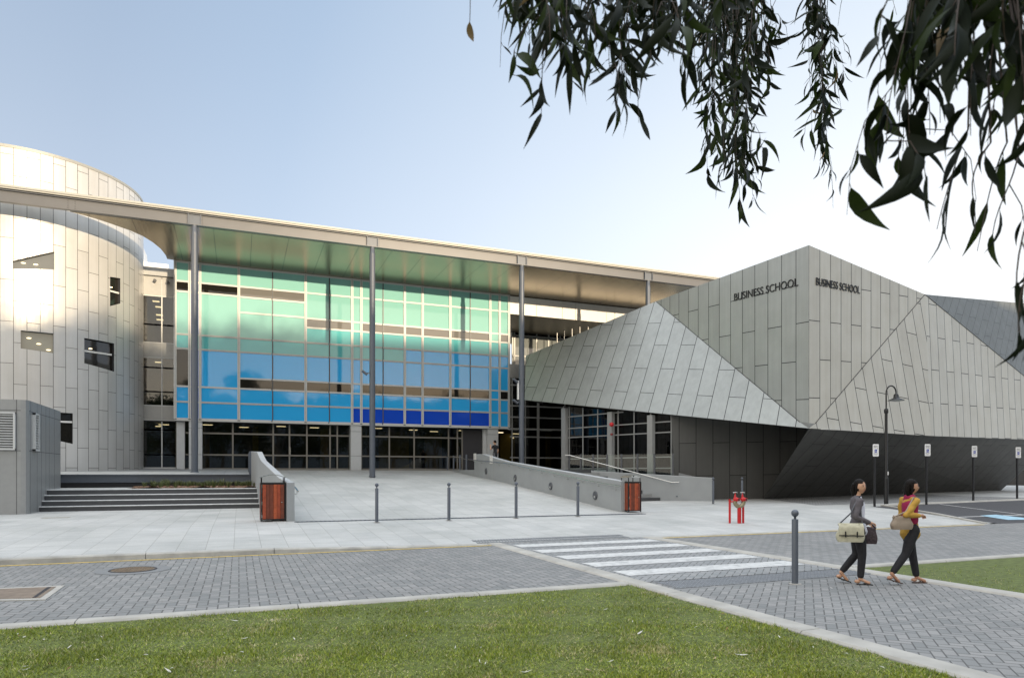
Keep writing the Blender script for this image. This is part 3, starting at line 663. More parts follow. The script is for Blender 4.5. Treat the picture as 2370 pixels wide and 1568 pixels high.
# link between drum and facade
VL = 44.5; x0, x1 = -6.2, UL-.02
lz = [Z2(400, y, VL) for y in (672, 692, 740, 812, 857.5, 893.7, 919, 979, 1014, 1049, 1074, 1136, 1169)]; ty = 'cwDDwdddwddd'
xm = U2(404.8, VL)
lk = MB(); lf = MB(); lcap = MB()
for k in range(12):
    z1, z0 = lz[k], lz[k+1]
    if ty[k] == 'c': lcap.box((x0, VL-.25, z0), (x1, VL+3, z1))
    elif ty[k] == 'w':
        for (p, q) in ((x0, xm-.01), (xm+.01, x1)): MB().box((p, VL-.04, z0+.02), (q, VL+.1, z1-.01)).build('link_panel', m_box, gb)
    else:
        for (p, q) in ((x0, xm-.03), (xm+.03, x1)):
            mb = MB(); mb.box((p, VL+.0, z0+.03), (q, VL+.02, z1-.03)); mb.build('link_window', m_glass if ty[k] == 'd' else m_glass, gb)
        lf.box((x0, VL-.03, z0-.04), (x1, VL+.06, z0+.04)); lf.box((x0, VL-.03, z1-.04), (x1, VL+.06, z1+.04))
lf.box((xm-.03, VL-.032, lz[-1]), (xm+.03, VL+.061, lz[0]-.6)); lf.build('link_frame', m_alu, gb); lcap.build('link_coping', m_box, gb)
mb = MB(); mb.box((x0-3, 49, FL), (x1, 49.2, lz[1])); mb.box((x0-3, VL+.1, 8.6), (x1, 49, 9.0)); mb.box((x0-3, VL+.1, 4.95), (x1, 49, 5.3)); mb.box((x0-3, VL+.1, lz[1]-.1), (x1, 49, lz[1])); mb.box((x0-3.1, VL, FL), (x0-3, 49, lz[1])); mb.build('link_room', m_dint, gb)
for (x, y) in ((388, 701), (420, 705)):
    p = gv(x*K, y*K, VL-.05); mb = MB(); mb.tube([p+Vector((0, .05, 0)), p+Vector((.0, -.28, -.06))], .085, 12); o = mb.build('wall_spotlight', m_thin, gb)
for i, (x, y) in enumerate(((390, 753), (397, 767), (399, 787), (400, 799), (396, 905), (397, 1065))):
    p = gv(x*K, y*K, 46.3); mb = MB(); mb.box((p.x-.18, p.y-.12, p.z-.015), (p.x+.18, p.y+.12, p.z+.015)); mb.build('ceiling_lamp', m_lamp_on, gb)
# white band above the terrace, terrace recess
zb = Z2(1285, 785)
mb = MB(); us_ = [UR+.06]+[gv((1240+x/3.564)*K, 1000, VF).x for x in (360, 592, 708, 983, 1058, 1207)]+[31]
for i in range(len(us_)-1): mb.box((us_[i]+.012, VF, zb), (us_[i+1]-.012, VF+.06, ZT-.05))
mb.build('white_fascia', m_wht, gb)
mb = MB(); mb.box((UR+.06, VF+.06, zb+.02), (31, VF+.3, ZT-.01)); mb.box((UR+.06, VF+.02, zb+.0), (34, 49.4, zb+.03)); mb.build('terrace_ceiling', M('brown_ceiling', (0.10, 0.085, 0.06), 0.4), gb)
mb = MB(); mb.box((UR+.06, VF, 8.3), (34, 49.4, 8.55)); mb.build('terrace_floor', m_conc, gb)
VB = 49.2; mbf = MB()
zz = [8.55, Z2(1290, 889, VB), Z2(1290, 838, VB), zb]
xs = [U2(x, VB) for x in (1281, 1286, 1341, 1371, 1400, 1410, 1440)]+[34]
for u in xs: mbf.box((u-.05, VB-.06, zz[0]), (u+.05, VB+.05, zz[-1]))
for z in zz[:-1]: mbf.box((xs[0], VB-.05, z-.05), (xs[-1], VB+.045, z+.05))
mbf.build('terrace_frame', m_alu, gb)
m_tg = spandrel('terrace_glass', (0.20, 0.22, 0.22), 2.0)
for i in range(len(xs)-1):
    mb = MB(); mb.box((xs[i]+.05, VB-.01, zz[0]+.05), (xs[i+1]-.05, VB+.01, zz[2]-.05)); mb.build('terrace_window', m_tg, gb)
    mb = MB(); mb.box((xs[i]+.05, VB-.01, zz[2]+.05), (xs[i+1]-.05, VB+.01, zz[3])); mb.build('terrace_window', m_win, gb)
# lower right recess behind the tall columns
VR = 43.45; rows = [Z2(1290, y, VR) for y in (895, 912, 943, 962, 1014, 1042, 1071, 1091, 1143, 1172)]
ux = [UR+.03, U2(1280, VR), U2(1313, VR), U2(1345, VR), U2(1412, VR)]
mbf = MB()
for z in rows[1:]: mbf.box((ux[0], VR-.04, z-.045), (ux[-1], VR+.05, z+.045))
for u in ux[1:]: mbf.box((u-.035, VR-.045, FL), (u+.035, VR+.05, 8.3))
mbf.box((ux[3]-.08, VR-.06, FL), (ux[3]+.08, VR+.06, 8.3)); mbf.build('recess_frame', m_alum, gb)
mb = MB(); mb.box((ux[0], VR-.02, rows[2]+.03), (ux[-1], VR+.03, rows[1]-.03)); mb.build('recess_panel', m_box, gb)
for i in range(len(ux)-1):
    mb = MB(); mb.box((ux[i]+.03, VR-.008, FL+.05), (ux[i+1]-.03, VR+.008, rows[2]-.04)); mb.build('recess_window', m_glass, gb)
    mb = MB(); mb.box((ux[i]+.03, VR-.008, rows[1]+.04), (ux[i+1]-.03, VR+.008, 8.3)); mb.build('recess_window', m_win, gb)
mb = MB(); mb.box((UR, VR+3, 4.9), (24.5, VR+3.2, 8.3)); mb.build('inner_wall', m_dint, gb)
p = gv(1286*K, 1057, VR+1.0); mb = MB(); mb.ball((p.x-.1, p.y, 4.2), .07); mb.build('ceiling_lamp', m_lamp_on, gb)
# angled glazed wall under the faceted building
Pa = Vector((20.9, 29.6, 0)); Pb = Vector((18.3, 37.3, 0)); dA = (Pb-Pa).normalized(); nA = Vector((-dA.y, dA.x, 0))*-1
if nA.dot(Vector((0, 0, 0))-Pa) < 0: nA = -nA
def onA(px2560): 
    p = gpl(px2560*K, 1000, Pa, nA); return (p-Pa).dot(dA)
zA = [FL]+[gpl(x*K, y*K, Pa, nA).z for x, y in ((1500, 1145), (1500, 1089), (1500, 1065), (1500, 1034.5))]+[7.0]
sA = [onA(x) for x in (1679, 1627, 1586, 1546, 1495, 1458, 1424)]
mbf = MB()
def atA(s, o=0): return Pa+dA*s+nA*o
def topA(s):
    p = atA(s); k = clamp((p.x-16.69)/6.54); return lerp(6.30, 3.66, k)+.10
for s0 in sA+[(Pb-Pa).length]: mbf.bar(atA(s0)+Vector((0, 0, FL-.6)), atA(s0)+Vector((0, 0, topA(s0))), .06, .08, up=tuple(nA))
for z in zA[1:-1]+[FL+.06]:
    sm_ = [q for q in np.linspace(sA[0], (Pb-Pa).length, 60) if topA(q) > z+.05]
    if sm_: mbf.bar(atA(sm_[0])+Vector((0, 0, z)), atA((Pb-Pa).length)+Vector((0, 0, z)), .06, .06)
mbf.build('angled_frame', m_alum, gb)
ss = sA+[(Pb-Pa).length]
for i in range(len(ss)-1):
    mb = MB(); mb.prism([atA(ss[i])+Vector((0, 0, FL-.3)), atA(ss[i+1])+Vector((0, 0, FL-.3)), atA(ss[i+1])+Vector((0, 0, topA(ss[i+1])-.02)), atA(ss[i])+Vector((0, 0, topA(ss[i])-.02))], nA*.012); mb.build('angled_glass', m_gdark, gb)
for xa, xb in ((1407, 1424), (1525, 1537), (1627, 1636)):
    s0, s1 = onA(xa), onA(xb); mb = MB(); c_ = atA((s0+s1)/2, .10); mb.bar(c_+Vector((0, 0, .3)), c_+Vector((0, 0, topA((s0+s1)/2)-.12)), .34, .3, up=tuple(nA)); mb.build('concrete_column', m_box, gb)
p = gpl(1529*K, 1060.5*K, Pa+nA*.4, nA); mb = MB(); mb.ball(p, (.13, .13, .13), 12); mb.build('alarm_bell', m_red, gb)
p = gpl(1529*K, 1085*K, Pa+nA*.4, nA); mb = MB(); mb.ball(p, (.09, .09, .07), 10); mb.build('alarm_light', M('dull_red_plastic', (0.2, .02, .02), .4), gb)
# terrace/stair balustrade
mb = MB()
for (x, y) in ((545, 755), (610, 735), (678, 718), (747, 700), (821, 682), (895, 662)):
    p = gv((1240+x/3.564)*K, (620+y/3.564)*K, 45.0); mb.tube([(p.x, p.y, 8.5), p], .035, 8)
mb.build('terrace_post', m_wht, gb)

# ---- roof, soffit, beam, columns
VC = 37.1
cur = [(175, 529), (236, 545.5), (274, 558), (325, 576), (357, 590), (382.6, 606), (402, 622), (414.5, 638), (417.7, 647)]
cp = [gz_(x*K, y*K, ZT) for x, y in cur]; cp[0].y = max(cp[0].y, VC+.12)
outl = [(33, VC+.12), (33, 60), (UL, 60), (UL, VF-.02)]+[(p.x, p.y) for p in cp[::-1]]
mb = MB(); mb.poly([(u, v, ZT) for u, v in outl][::-1]); mb.build('soffit', m_soff, gb)
mb = MB(); mb.poly([(u, v, ZT+.62) for u, v in outl])
for i in range(len(outl)):
    (x0_, y0_), (x1_, y1_) = outl[i], outl[(i+1) % len(outl)]; mb.poly([(x0_, y0_, ZT+.004), (x1_, y1_, ZT+.004), (x1_, y1_, ZT+.62), (x0_, y0_, ZT+.62)])
mb.build('roof', m_edge, gb)
BL, BR = -22, 33
mb = MB(); mb.box((BL, VC-.015, ZT+.03), (BR, VC+.10, ZT+.52)); mb.box((BL, VC-.13, ZT-.0), (BR, VC+.11, ZT+.03)); mb.box((BL, VC-.13, ZT+.52), (BR, VC+.11, ZT+.55)); mb.build('steel_beam', m_beam, gb)
mb = MB(); mb.box((BL, VC-.02, ZT+.552), (BR, VC+.1, ZT+.60)); mb.build('shadow_gap', m_gap, gb)
mb = MB(); mb.box((BL, VC-.14, ZT+.60), (BR, VC+.4, ZT+.67)); mb.box((BL, VC-.19, ZT+.67), (BR, VC+.4, ZT+.76)); mb.build('roof_edge', m_edge, gb)
stf = MB(); bolts = MB()
CU = [-2.03, 6.7, 15.45, 24.15]
for u in CU:
    stf = MB()
    for d_ in (-.28, .28): stf.box((u+d_-.02, VC-.12, ZT+.03), (u+d_+.02, VC-.016, ZT+.52))
    stf.box((u-.28, VC-.04, ZT+.03), (u+.28, VC-.016, ZT+.52)); stf.build('beam_stiffener', m_steel, gb)
    for d_ in (-.36, .36):
        for k in range(4): bolts.tube([(u+d_, VC-.035, ZT+.10+.11*k), (u+d_, VC-.012, ZT+.10+.11*k)], .018, 8)
for d_ in (-.3, .3):
    for k in range(4):
        u = gv((170 if d_ < 0 else 188)*K, 540, VC).x; bolts.tube([(u, VC-.035, ZT+.10+.11*k), (u, VC-.012, ZT+.10+.11*k)], .022, 8)
bolts.build('beam_bolt', m_thin, gb)
for u in CU:
    zb_ = (1.74 if u < 1 else 1.52 if u < 12 else 1.85); mb = MB(); mb.tube([(u, VC, zb_-.1), (u, VC, ZT-.35)], .155, 24); mb.lathe([(.155, ZT-.36), (.13, ZT-.33), (.13, ZT)], (u, VC, 0), 24)
    mb.lathe([(.2, zb_), (.2, zb_+.03), (.155, zb_+.03)], (u, VC, 0), 24); mb.build('round_column', m_steel, gb)
# soffit brackets and column floodlights
for x, y in ((880, 640), (888, 642), (1206, 690), (1212, 691), (1490, 735), (1501, 737)):
    p = gv(x*K, y*K, VF-.5); mb = MB(); mb.box((p.x-.05, p.y-.05, p.z-.05), (p.x+.05, p.y+.05, ZT-.002)); mb.build('soffit_bracket', m_gap, gb)
def flood(u, v, z, side=-1):
    mb = MB(); mb.box((u+side*.16, v-.05, z-.02), (u+side*.30, v+.05, z+.02)); c0 = Vector((u+side*.42, v-.05, z))
    mt = Matrix.Translation(c0)@Matrix.Rotation(radians(-35*side), 4, 'Y'); mb.box((-.17, -.12, -.045), (.17, .12, .045), mat=mt); mb.build('floodlight', m_steel, gb)
flood(6.7, VC, Z2(920, 932, VC)); flood(15.45, VC, Z2(1300, 952, VC)); flood(15.45, VC, Z2(1300, 1004, VC))
mb = MB(); p = gv(1297*K, 975*K, VC); mb.box((15.45-.27, VC-.06, p.z-.55), (15.45-.19, VC+.06, p.z+.55)); mb.build('wall_light', m_wht, gb)

# ================================================================== DRUM
R = 5.3; DV = 38.5; DC = Vector((gv(0, 1000, DV).x, DV+R, 0)); DT = 17.1
dr = thing('drum_building', 'curved pale metal clad tower with slanted windows at the left', 'building', (DC.x, DC.y, 0))
NA = 160; pr = [(R, 1.2), (R, DT-.13)]
mb = MB()
vo = []; 
for z, rr in ((1.2, R), (DT-.13, R), (DT-.13, R-.35), (1.2, R-.35)):
    for k in range(NA): vo.append((DC.x+rr*cos(2*pi*k/NA), DC.y+rr*sin(2*pi*k/NA), z))
fs = [(j*NA+k, j*NA+(k+1) % NA, ((j+1) % 4)*NA+(k+1) % NA, ((j+1) % 4)*NA+k) for j in range(4) for k in range(NA)]
mb.mesh(vo, fs, 0, False)
wall = mb.build('wall', [m_clad, m_gap], dr)
def dpt(px, py, rr=R):
    r = ray(px*K, py*K); ox, oy = -DC.x, -DC.y; A2 = r.x**2+r.y**2; B2 = 2*(ox*r.x+oy*r.y); C2 = ox*ox+oy*oy-rr*rr
    t = (-B2-sqrt(max(0, B2*B2-4*A2*C2)))/(2*A2); return O3+r*t
def z1_(x, y): return (x/3.136, 300+y/3.136)
def z2_(x, y): return (x/2.903, 780+y/2.903)
wins = [([z1_(100, 1105), z1_(425, 1032), z1_(425, 1172), z1_(100, 1165)], None, 'g'),
        ([z1_(863, 1228), z1_(943, 1240), z1_(943, 1437), z1_(863, 1458)], (z1_(863, 1335), z1_(943, 1356)), 'd'),
        ([z2_(150, 132), z2_(388, 155), z2_(388, 298), z2_(150, 262)], None, 'l'),
        ([z2_(612, 187), z2_(828, 227), z2_(828, 432), z2_(612, 370)], (z2_(612, 278), z2_(818, 308)), 'd'),
        ([z2_(383, 723), z2_(528, 733), z2_(528, 955), z2_(383, 922)], (z2_(383, 790), z2_(528, 796)), 'd')]
mwg = spandrel('drum_window_grey', (0.14, 0.15, 0.15), 1.7); mwl = spandrel('drum_window_pale', (0.22, 0.24, 0.21), 1.7); mwd = spandrel('drum_window_dark', (0.015, 0.013, 0.011), 1.7)
cutters = MB()
for poly, tr, kd in wins:
    P = [dpt(*p) for p in poly]; n_ = Vector((sum(p.x for p in P)/4-DC.x, sum(p.y for p in P)/4-DC.y, 0)).normalized()
    # radial prism through the shell
    inn = [p-n_*1.2 for p in P]; out_ = [p+n_*.8 for p in P]
    cutters.mesh(inn+out_, [(0, 1, 2, 3), (7, 6, 5, 4), (0, 4, 5, 1), (1, 5, 6, 2), (2, 6, 7, 3), (3, 7, 4, 0)])
    c0 = (P[0]+P[1]+P[2]+P[3])/4; g = MB(); Q = [c0+(p-c0)*1.12-n_*.16 for p in P]
    s_n = (Q[1]-Q[0]).cross(Q[2]-Q[0]); g.poly(Q if s_n.dot(n_) > 0 else Q[::-1])
    w_ = g.build('window', {'g': mwg, 'l': mwl, 'd': mwd}[kd], dr)
    if tr:
        p0, p1 = dpt(*tr[0])-n_*.10, dpt(*tr[1])-n_*.10; tb = MB(); tb.bar(p0, p1, .06, .09); tb.build('transom', m_wht, w_)
    for q in range({'g': 2, 'l': 3, 'd': 1}[kd]):
        f = .25+.3*q; pt = P[0].lerp(P[1], f).lerp(P[3].lerp(P[2], f), .35+.25*q)-n_*.13; lb = MB(); lb.ball(pt, (.10, .04, .03), 10); lb.build('reflected_lamp', m_lamp_on, w_)  # glowing blobs stand in for lamp reflections on the pane
cutters.f = cutters.f
ct = cutters.build('cutter', m_gap)
bm_ = wall.modifiers.new('b', 'BOOLEAN'); bm_.operation = 'DIFFERENCE'; bm_.object = ct; bm_.solver = 'EXACT'
bpy.context.view_layer.update(); dg = bpy.context.evaluated_depsgraph_get()
nm_ = bpy.data.meshes.new_from_object(wall.evaluated_get(dg)); wall.modifiers.clear(); wall.data = nm_; bpy.data.objects.remove(ct)
mb = MB(); mb.lathe([(R-.4, DT-.13), (R+.03, DT-.13), (R+.03, DT), (R-.4, DT)], (DC.x, DC.y, 0), NA, 0, False); mb.build('coping', m_edge, dr)
mb = MB(); mb.lathe([(0, DT-.3), (R-.3, DT-.3)], (DC.x, DC.y, 0), 64, 0, False); mb.build('roof', m_edge, dr)
mb = MB(); mb.lathe([(R-1.0, 1.5), (R-1.0, DT-.4)], (DC.x, DC.y, 0), 64, 0, False); mb.build('inner_wall', m_dint, dr)

# ================================================================== FACETED BUILDING
fb = thing('faceted_building', 'angular grey metal clad building with folded facets and BUSINESS SCHOOL lettering', 'building', (23.2, 23.0, 0))
UA = 23.2
Ap = gu(1872, 567, UA); P1 = gu(1518, 697, UA); B1 = gu(1851, 976, UA); Dd = gu(1872, 990.5, UA-.12); Dd.z -= 0
Bc_ = gu(1872, 978, UA)
E = gpl(1214, 925, Vector((16.7, 39.6, 0)), Vector((0, 1, 0)))
n2 = (P1-B1).cross(E-B1).normalized()
Gp = gpl(1217, 823, B1, n2); Dd = gpl(1872, 990.5, B1, n2)
# the right hand face: through the corner, turned 8 degrees from the facade
dR = Vector((cos(radians(8)), sin(radians(8)), 0)); nR = Vector((dR.y, -dR.x, 0))
def PR(px, py, off=0): return gpl(px, py, Ap+nR*off, nR)
P2 = PR(2140.7, 681); Cc = PR(1886, 980); 
Q1 = PR(2155, 1008, .6); Q2 = PR(2440, 1019, .05); T2 = PR(2450, 709, -3.0); F2 = PR(2450, 935, -.1)
def facet(name, pts, O, Up, Vp, mat, th=.03, plane=None):
    """pts 3D polygon; O,Up,Vp = photo points giving the panel directions on its plane; extruded back to give thickness"""
    P0 = pts[0]; n_ = plane or (pts[1]-pts[0]).cross(pts[2]-pts[0]).normalized()
    if n_.dot(O3-P0) < 0: n_ = -n_
    if isinstance(O, tuple):
        o = gpl(O[0], O[1], P0, n_); eu = (gpl(Up[0], Up[1], P0, n_)-o).normalized(); ev = (gpl(Vp[0], Vp[1], P0, n_)-o).normalized()
    else: o, eu, ev = O, Up, Vp
    g11, g12, g22 = 1.0, eu.dot(ev), 1.0; det = g11*g22-g12*g12; uv = []
    for p in pts:
        d = p-o; a_, b_ = d.dot(eu), d.dot(ev); uv.append(((a_*g22-b_*g12)/det, (b_*g11-a_*g12)/det))
    s = 1 if (pts[1]-pts[0]).cross(pts[2]-pts[0]).dot(n_) > 0 else -1
    if s < 0: pts = pts[::-1]; uv = uv[::-1]
    mb = MB(); mb.poly(pts, 0, uv)
    return mb.build(name, [mat, m_gap], fb), n_
zup = Vector((0, 0, 1)); tL = Vector((0, 1, .0717)).normalized(); tR = (dR+Vector((0, 0, .038))).normalized()
# sign row level: keep a joint of every second panel on the lettering's centre line
pc = gu(1773, 678, UA)
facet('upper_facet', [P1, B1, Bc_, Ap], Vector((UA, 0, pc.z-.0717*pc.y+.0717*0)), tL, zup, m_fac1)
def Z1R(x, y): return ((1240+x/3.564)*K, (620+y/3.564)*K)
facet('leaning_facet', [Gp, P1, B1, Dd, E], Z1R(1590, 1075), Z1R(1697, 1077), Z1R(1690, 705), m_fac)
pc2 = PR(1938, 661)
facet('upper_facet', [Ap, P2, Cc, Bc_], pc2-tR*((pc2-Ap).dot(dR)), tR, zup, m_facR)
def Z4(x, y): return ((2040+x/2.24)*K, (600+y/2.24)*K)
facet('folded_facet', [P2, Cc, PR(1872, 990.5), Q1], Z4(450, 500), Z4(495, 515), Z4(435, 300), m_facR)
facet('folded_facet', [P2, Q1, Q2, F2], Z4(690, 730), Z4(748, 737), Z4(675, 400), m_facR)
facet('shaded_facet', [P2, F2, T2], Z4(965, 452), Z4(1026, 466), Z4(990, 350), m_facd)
# little closing triangle below the front corner
mb = MB(); mb.poly([Bc_, B1, Dd]); mb.poly([Bc_, Dd, PR(1872, 990.5), Cc]); mb.build('corner_trim', m_box, fb)
# soffit edge trim
PRd = PR(1872, 990.5)
# dark lower walls
BLf = gz_(1565, 1160, .27); BLf = Vector((20.95, 29.6, .1)); BRf = Vector((25.1, 28.1, .1)); TLf = gpl(1553, 958, BLf, (BRf-BLf).cross(zup).normalized())
nv_ = (BRf-BLf).cross(zup).normalized(); BR2 = gpl(1800, 1156, BLf, nv_)
XX = gpl(1900, 992, BLf, (BRf-BLf).cross(zup).normalized())
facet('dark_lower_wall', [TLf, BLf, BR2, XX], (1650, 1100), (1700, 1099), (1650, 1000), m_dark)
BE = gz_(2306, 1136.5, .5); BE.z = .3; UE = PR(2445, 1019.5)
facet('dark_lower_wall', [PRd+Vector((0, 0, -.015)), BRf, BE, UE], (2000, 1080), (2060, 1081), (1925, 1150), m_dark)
mb = MB(); mb.poly([E+Vector((0, 0, -.01)), Dd+Vector((0, 0, -.03)), XX, TLf, Vector((20.9, 33, 5.2)), Vector((19.5, 40, 6.4))]); mb.build('underside', m_gap, fb)
mb = MB(); mb.poly([E+Vector((0, 0, -.01)), Gp, Gp+Vector((2.2, 2.0, 0)), E+Vector((2.2, 2.0, 0))]); mb.build('end_wall', m_gap, fb)
# roof plane behind the parapets, so it has a top from any side
mb = MB(); bk = 30
mb.poly([Ap+Vector((.1, .1, -.4)), P2+Vector((-.3, .3, -.4)), T2+Vector((0, 1, -.4)), Vector((T2.x, 52, 8.5)), Vector((30, 52, 8.5)), P1+Vector((.3, .2, -.4))]); mb.build('roof', m_box, fb)
# dark shadow joints along the folds
for a_, b_2 in ((P2, Cc), (P1, B1), (P2, F2)):
    v_ = (O3-a_).normalized()*.012; mb = MB(); mb.bar(a_+v_, b_2+v_, .022, .02, up=(0, -1, .1)); mb.build('fold_joint', m_gap, fb)
# lettering
def lettering(txt, origin, right, up_, width, height, depth, mat, parent, name='lettering'):
    cu_ = bpy.data.curves.new('t', 'FONT'); cu_.body = txt; cu_.size = 1.0; cu_.extrude = 0.02; cu_.offset = 0.004
    to = bpy.data.objects.new('t', cu_); COL.objects.link(to); bpy.context.view_layer.update()
    me = bpy.data.meshes.new_from_object(to.evaluated_get(bpy.context.evaluated_depsgraph_get())); bpy.data.objects.remove(to)
    v = np.array([tuple(q.co) for q in me.vertices]); mn, mx = v.min(0), v.max(0)
    nrm = right.cross(up_).normalized(); W_ = []
    for q in v:
        x = (q[0]-mn[0])/(mx[0]-mn[0])*width; y = (q[1]-mn[1])/(mx[1]-mn[1])*height; z = (q[2]-mn[2])/(mx[2]-mn[2]+1e-9)*depth
        W_.append(origin+right*x+up_*y+nrm*z)
    mb = MB(); mb.mesh(W_, [tuple(p.vertices) for p in me.polygons]); return mb.build(name, mat, parent)
bl = gu(1700, 696.5, UA); brr = gu(1848, 661.5, UA); right = (brr-bl); wL = right.length; right.normalize()
lettering('BUSINESS SCHOOL', bl+Vector((-.012, 0, 0)), right, zup, wL, .37, .02, m_blk, fb, 'sign_lettering')
bl = PR(1888, 659.8); brr = PR(1989.5, 680); right = brr-bl; wR = right.length; right.normalize()
lettering('BUSINESS SCHOOL', bl+nR*.012, right, zup, wR, .345, .02, m_blk, fb, 'sign_lettering')
print('sign heights', Ap, P1, B1, wL, wR, P2, Q1, E, Gp, Dd)

# ================================================================== LOUVRED ENCLOSURE (left)
z0, z1 = .2, 4.23; u1, v0, v1 = -6.8, 28.2, 32.9
en = thing('service_enclosure', 'boxy grey metal enclosure with pale louvres at the left edge', 'enclosure', (-9, 30, .25))
mb = MB(); ch = .2
pts = [(-16, v0), (u1-ch, v0), (u1-ch*.3, v0+ch*.15), (u1, v0+ch), (u1, v1), (-16, v1)]
mb.prism([(x, y, z0) for x, y in pts], (0, 0, z1-z0)); mb.build('wall', m_box, en)
mb = MB()
for (x, y) in ((-7.12, v0-.004),): mb.box((x-.012, y, z0), (x+.012, y+.01, z1))
for y in (v0+.35, 29.4, 29.98, 30.6, 31.1, 31.9): mb.box((u1-.01, y-.012, z0), (u1+.004, y+.012, z1))
for z in (3.86, 2.47):
    mb.box((-16, v0-.004, z-.012), (u1-ch, v0+.01, z+.012)); mb.box((u1-.01, v0+ch, z-.012), (u1+.004, v1, z+.012))
mb.build('panel_joint', m_boxl, en)
def louvre(axis, a0, a1, zz0, zz1, pos):
    o = MB(); f = MB(); n = 14; 
    for k in range(n):
        z = zz0+(zz1-zz0)*(k+.2)/n
        if axis == 'x': o.bar((a0, pos-.05, z), (a1, pos-.05, z), .09, .015, up=(0, -.7, 1))
        else: o.bar((pos+.05, a0, z), (pos+.05, a1, z), .09, .015, up=(.7, 0, 1))
    if axis == 'x':
        for x in (a0, a1): f.box((x-.03, pos-.1, zz0-.03), (x+.03, pos+.0, zz1+.03))
        for z in (zz0, zz1): f.box((a0-.03, pos-.101, z-.03), (a1+.03, pos+.001, z+.03))
        b = MB().box((a0, pos-.012, zz0), (a1, pos-.006, zz1))
    else:
        for y in (a0, a1): f.box((pos, y-.03, zz0-.03), (pos+.1, y+.03, zz1+.03))
        for z in (zz0, zz1): f.box((pos-.001, a0-.03, z-.03), (pos+.101, a1+.03, z+.03))
        b = MB().box((pos+.006, a0, zz0), (pos+.012, a1, zz1))
    lo = f.build('louvre', m_alu, en); o.build('louvre_blade', m_alu, lo); b.build('louvre_back', m_gap, lo)
louvre('x', -9.2, -7.17, 2.52, 3.76, v0); louvre('y', 28.82, 29.28, 2.52, 3.80, u1)

# ================================================================== STEPS, LANDING, PLANTING BED
stp = thing('steps', 'four wide dark stone steps with white nosings by the planting bed', 'steps', (-3, 29.7, .27))
SV0, RS, TR = 29.65, .2, .36; sL, sR = -6.85, 1.05
for k in range(4):
    v = SV0+TR*k; z = .27+RS*(k+1); mb = MB(); mb.box((sL, v+.02, z-RS-.02), (sR, v+TR+.02, z-.03)); mb.build('riser', m_riser, stp)
    mb = MB(); mb.box((sL, v, z-.03), (sR, v+TR+(.01 if k < 3 else .12), z), bev=.006); mb.build('tread', m_nose, stp)
TOPV = SV0+TR*3+TR+.12
mb = MB(); mb.box((-30, TOPV-.1, .3), (-2.0, 34.3, 1.066)); mb.build('terrace_paving', m_slab, kind='structure')
m_mulch = M('bark_mulch', (0.15, 0.085, 0.05), 0.95, 0, .5, 18, .8)
bed = thing('planting_bed', 'narrow mulched planting bed behind the dark steps', 'planting bed', (0, 32, 1.07))
mb = MB(); us = np.linspace(-4.2, 1.05, 50); vs = np.linspace(TOPV, 34.2, 20)
def mz(u, v): return 1.085+.04*sin(u*3.1+v*2)+.03*sin(u*7+v*5)+random.uniform(-.015, .02)
pts = [(u+(-(v-TOPV)*-.55 if u == us[0] else 0), v, mz(u, v)) for v in vs for u in us]; nn = len(us)
mb.mesh(pts, [(j*nn+i, j*nn+i+1, (j+1)*nn+i+1, (j+1)*nn+i) for j in range(len(vs)-1) for i in range(nn-1)], 0, True); mb.build('soil', m_mulch, bed)
mb = MB(); chips = [M('bark_chip', (0.24, 0.12, 0.07), .9, 0, .3, 40), M('bark_chip_pale', (0.36, 0.26, 0.2), .9, 0, .3, 40)]
for i in range(1500):
    u, v = random.uniform(-4, 1), random.uniform(TOPV+.05, 34); c_ = Vector((u, v, 1.12)); d = Vector((random.uniform(-1, 1), random.uniform(-1, 1), random.uniform(-.4, .4))).normalized()*random.uniform(.02, .05); q = Vector((-d.y, d.x, random.uniform(-.02, .02)))*.45
    mb.poly([c_-d-q, c_+d-q, c_+d+q, c_-d+q], random.choice((0, 0, 1)))
mb.build('mulch_chips', chips, bed, kind='stuff')
m_tuft = [M('tuft_green', (0.085, 0.115, 0.035), .6, 0, .3, 20), M('tuft_pale', (0.19, 0.21, 0.09), .6, 0, .3, 20)]
def tuft_mesh(n=90, h=.42):
    mb = MB()
    for i in range(n):
        a = random.uniform(0, 2*pi); l = random.uniform(.05, .26); hh = random.uniform(.5, 1)*h; b0 = Vector((cos(a)*.04, sin(a)*.04, 0)); w = Vector((-sin(a), cos(a), 0))*.007
        m1 = b0+Vector((cos(a)*l*.4, sin(a)*l*.4, hh*.65)); t1 = b0+Vector((cos(a)*l, sin(a)*l, hh*random.uniform(.75, 1)))
        k = random.choice((0, 0, 1)); mb.poly([b0-w, b0+w, m1+w*.8, m1-w*.8], k); mb.poly([m1-w*.8, m1+w*.8, t1], k)
    return mb
tp = [tuft_mesh().build('strappy_plant', m_tuft) for _ in range(3)]; k = 0
for row, (vv, n, off) in enumerate(((31.9, 9, 0), (32.7, 9, .3), (33.5, 8, .1))):
    for i in range(n):
        o = tp[k % 3] if k < 3 else tp[k % 3].copy()
        if k >= 3: COL.objects.link(o)
        o.location = (-3.6+.5*row*0+off+i*.53+random.uniform(-.08, .08), vv+random.uniform(-.1, .1), 1.08); s_ = random.uniform(.75, 1.15); o.scale = (s_, s_, s_*random.uniform(.8, 1.1)); o.rotation_euler = (0, 0, random.uniform(0, 6))
        tag(o, 'small strappy green tuft growing in the mulch of the planting bed', 'plant', 'tufts planted in the mulched bed'); k += 1
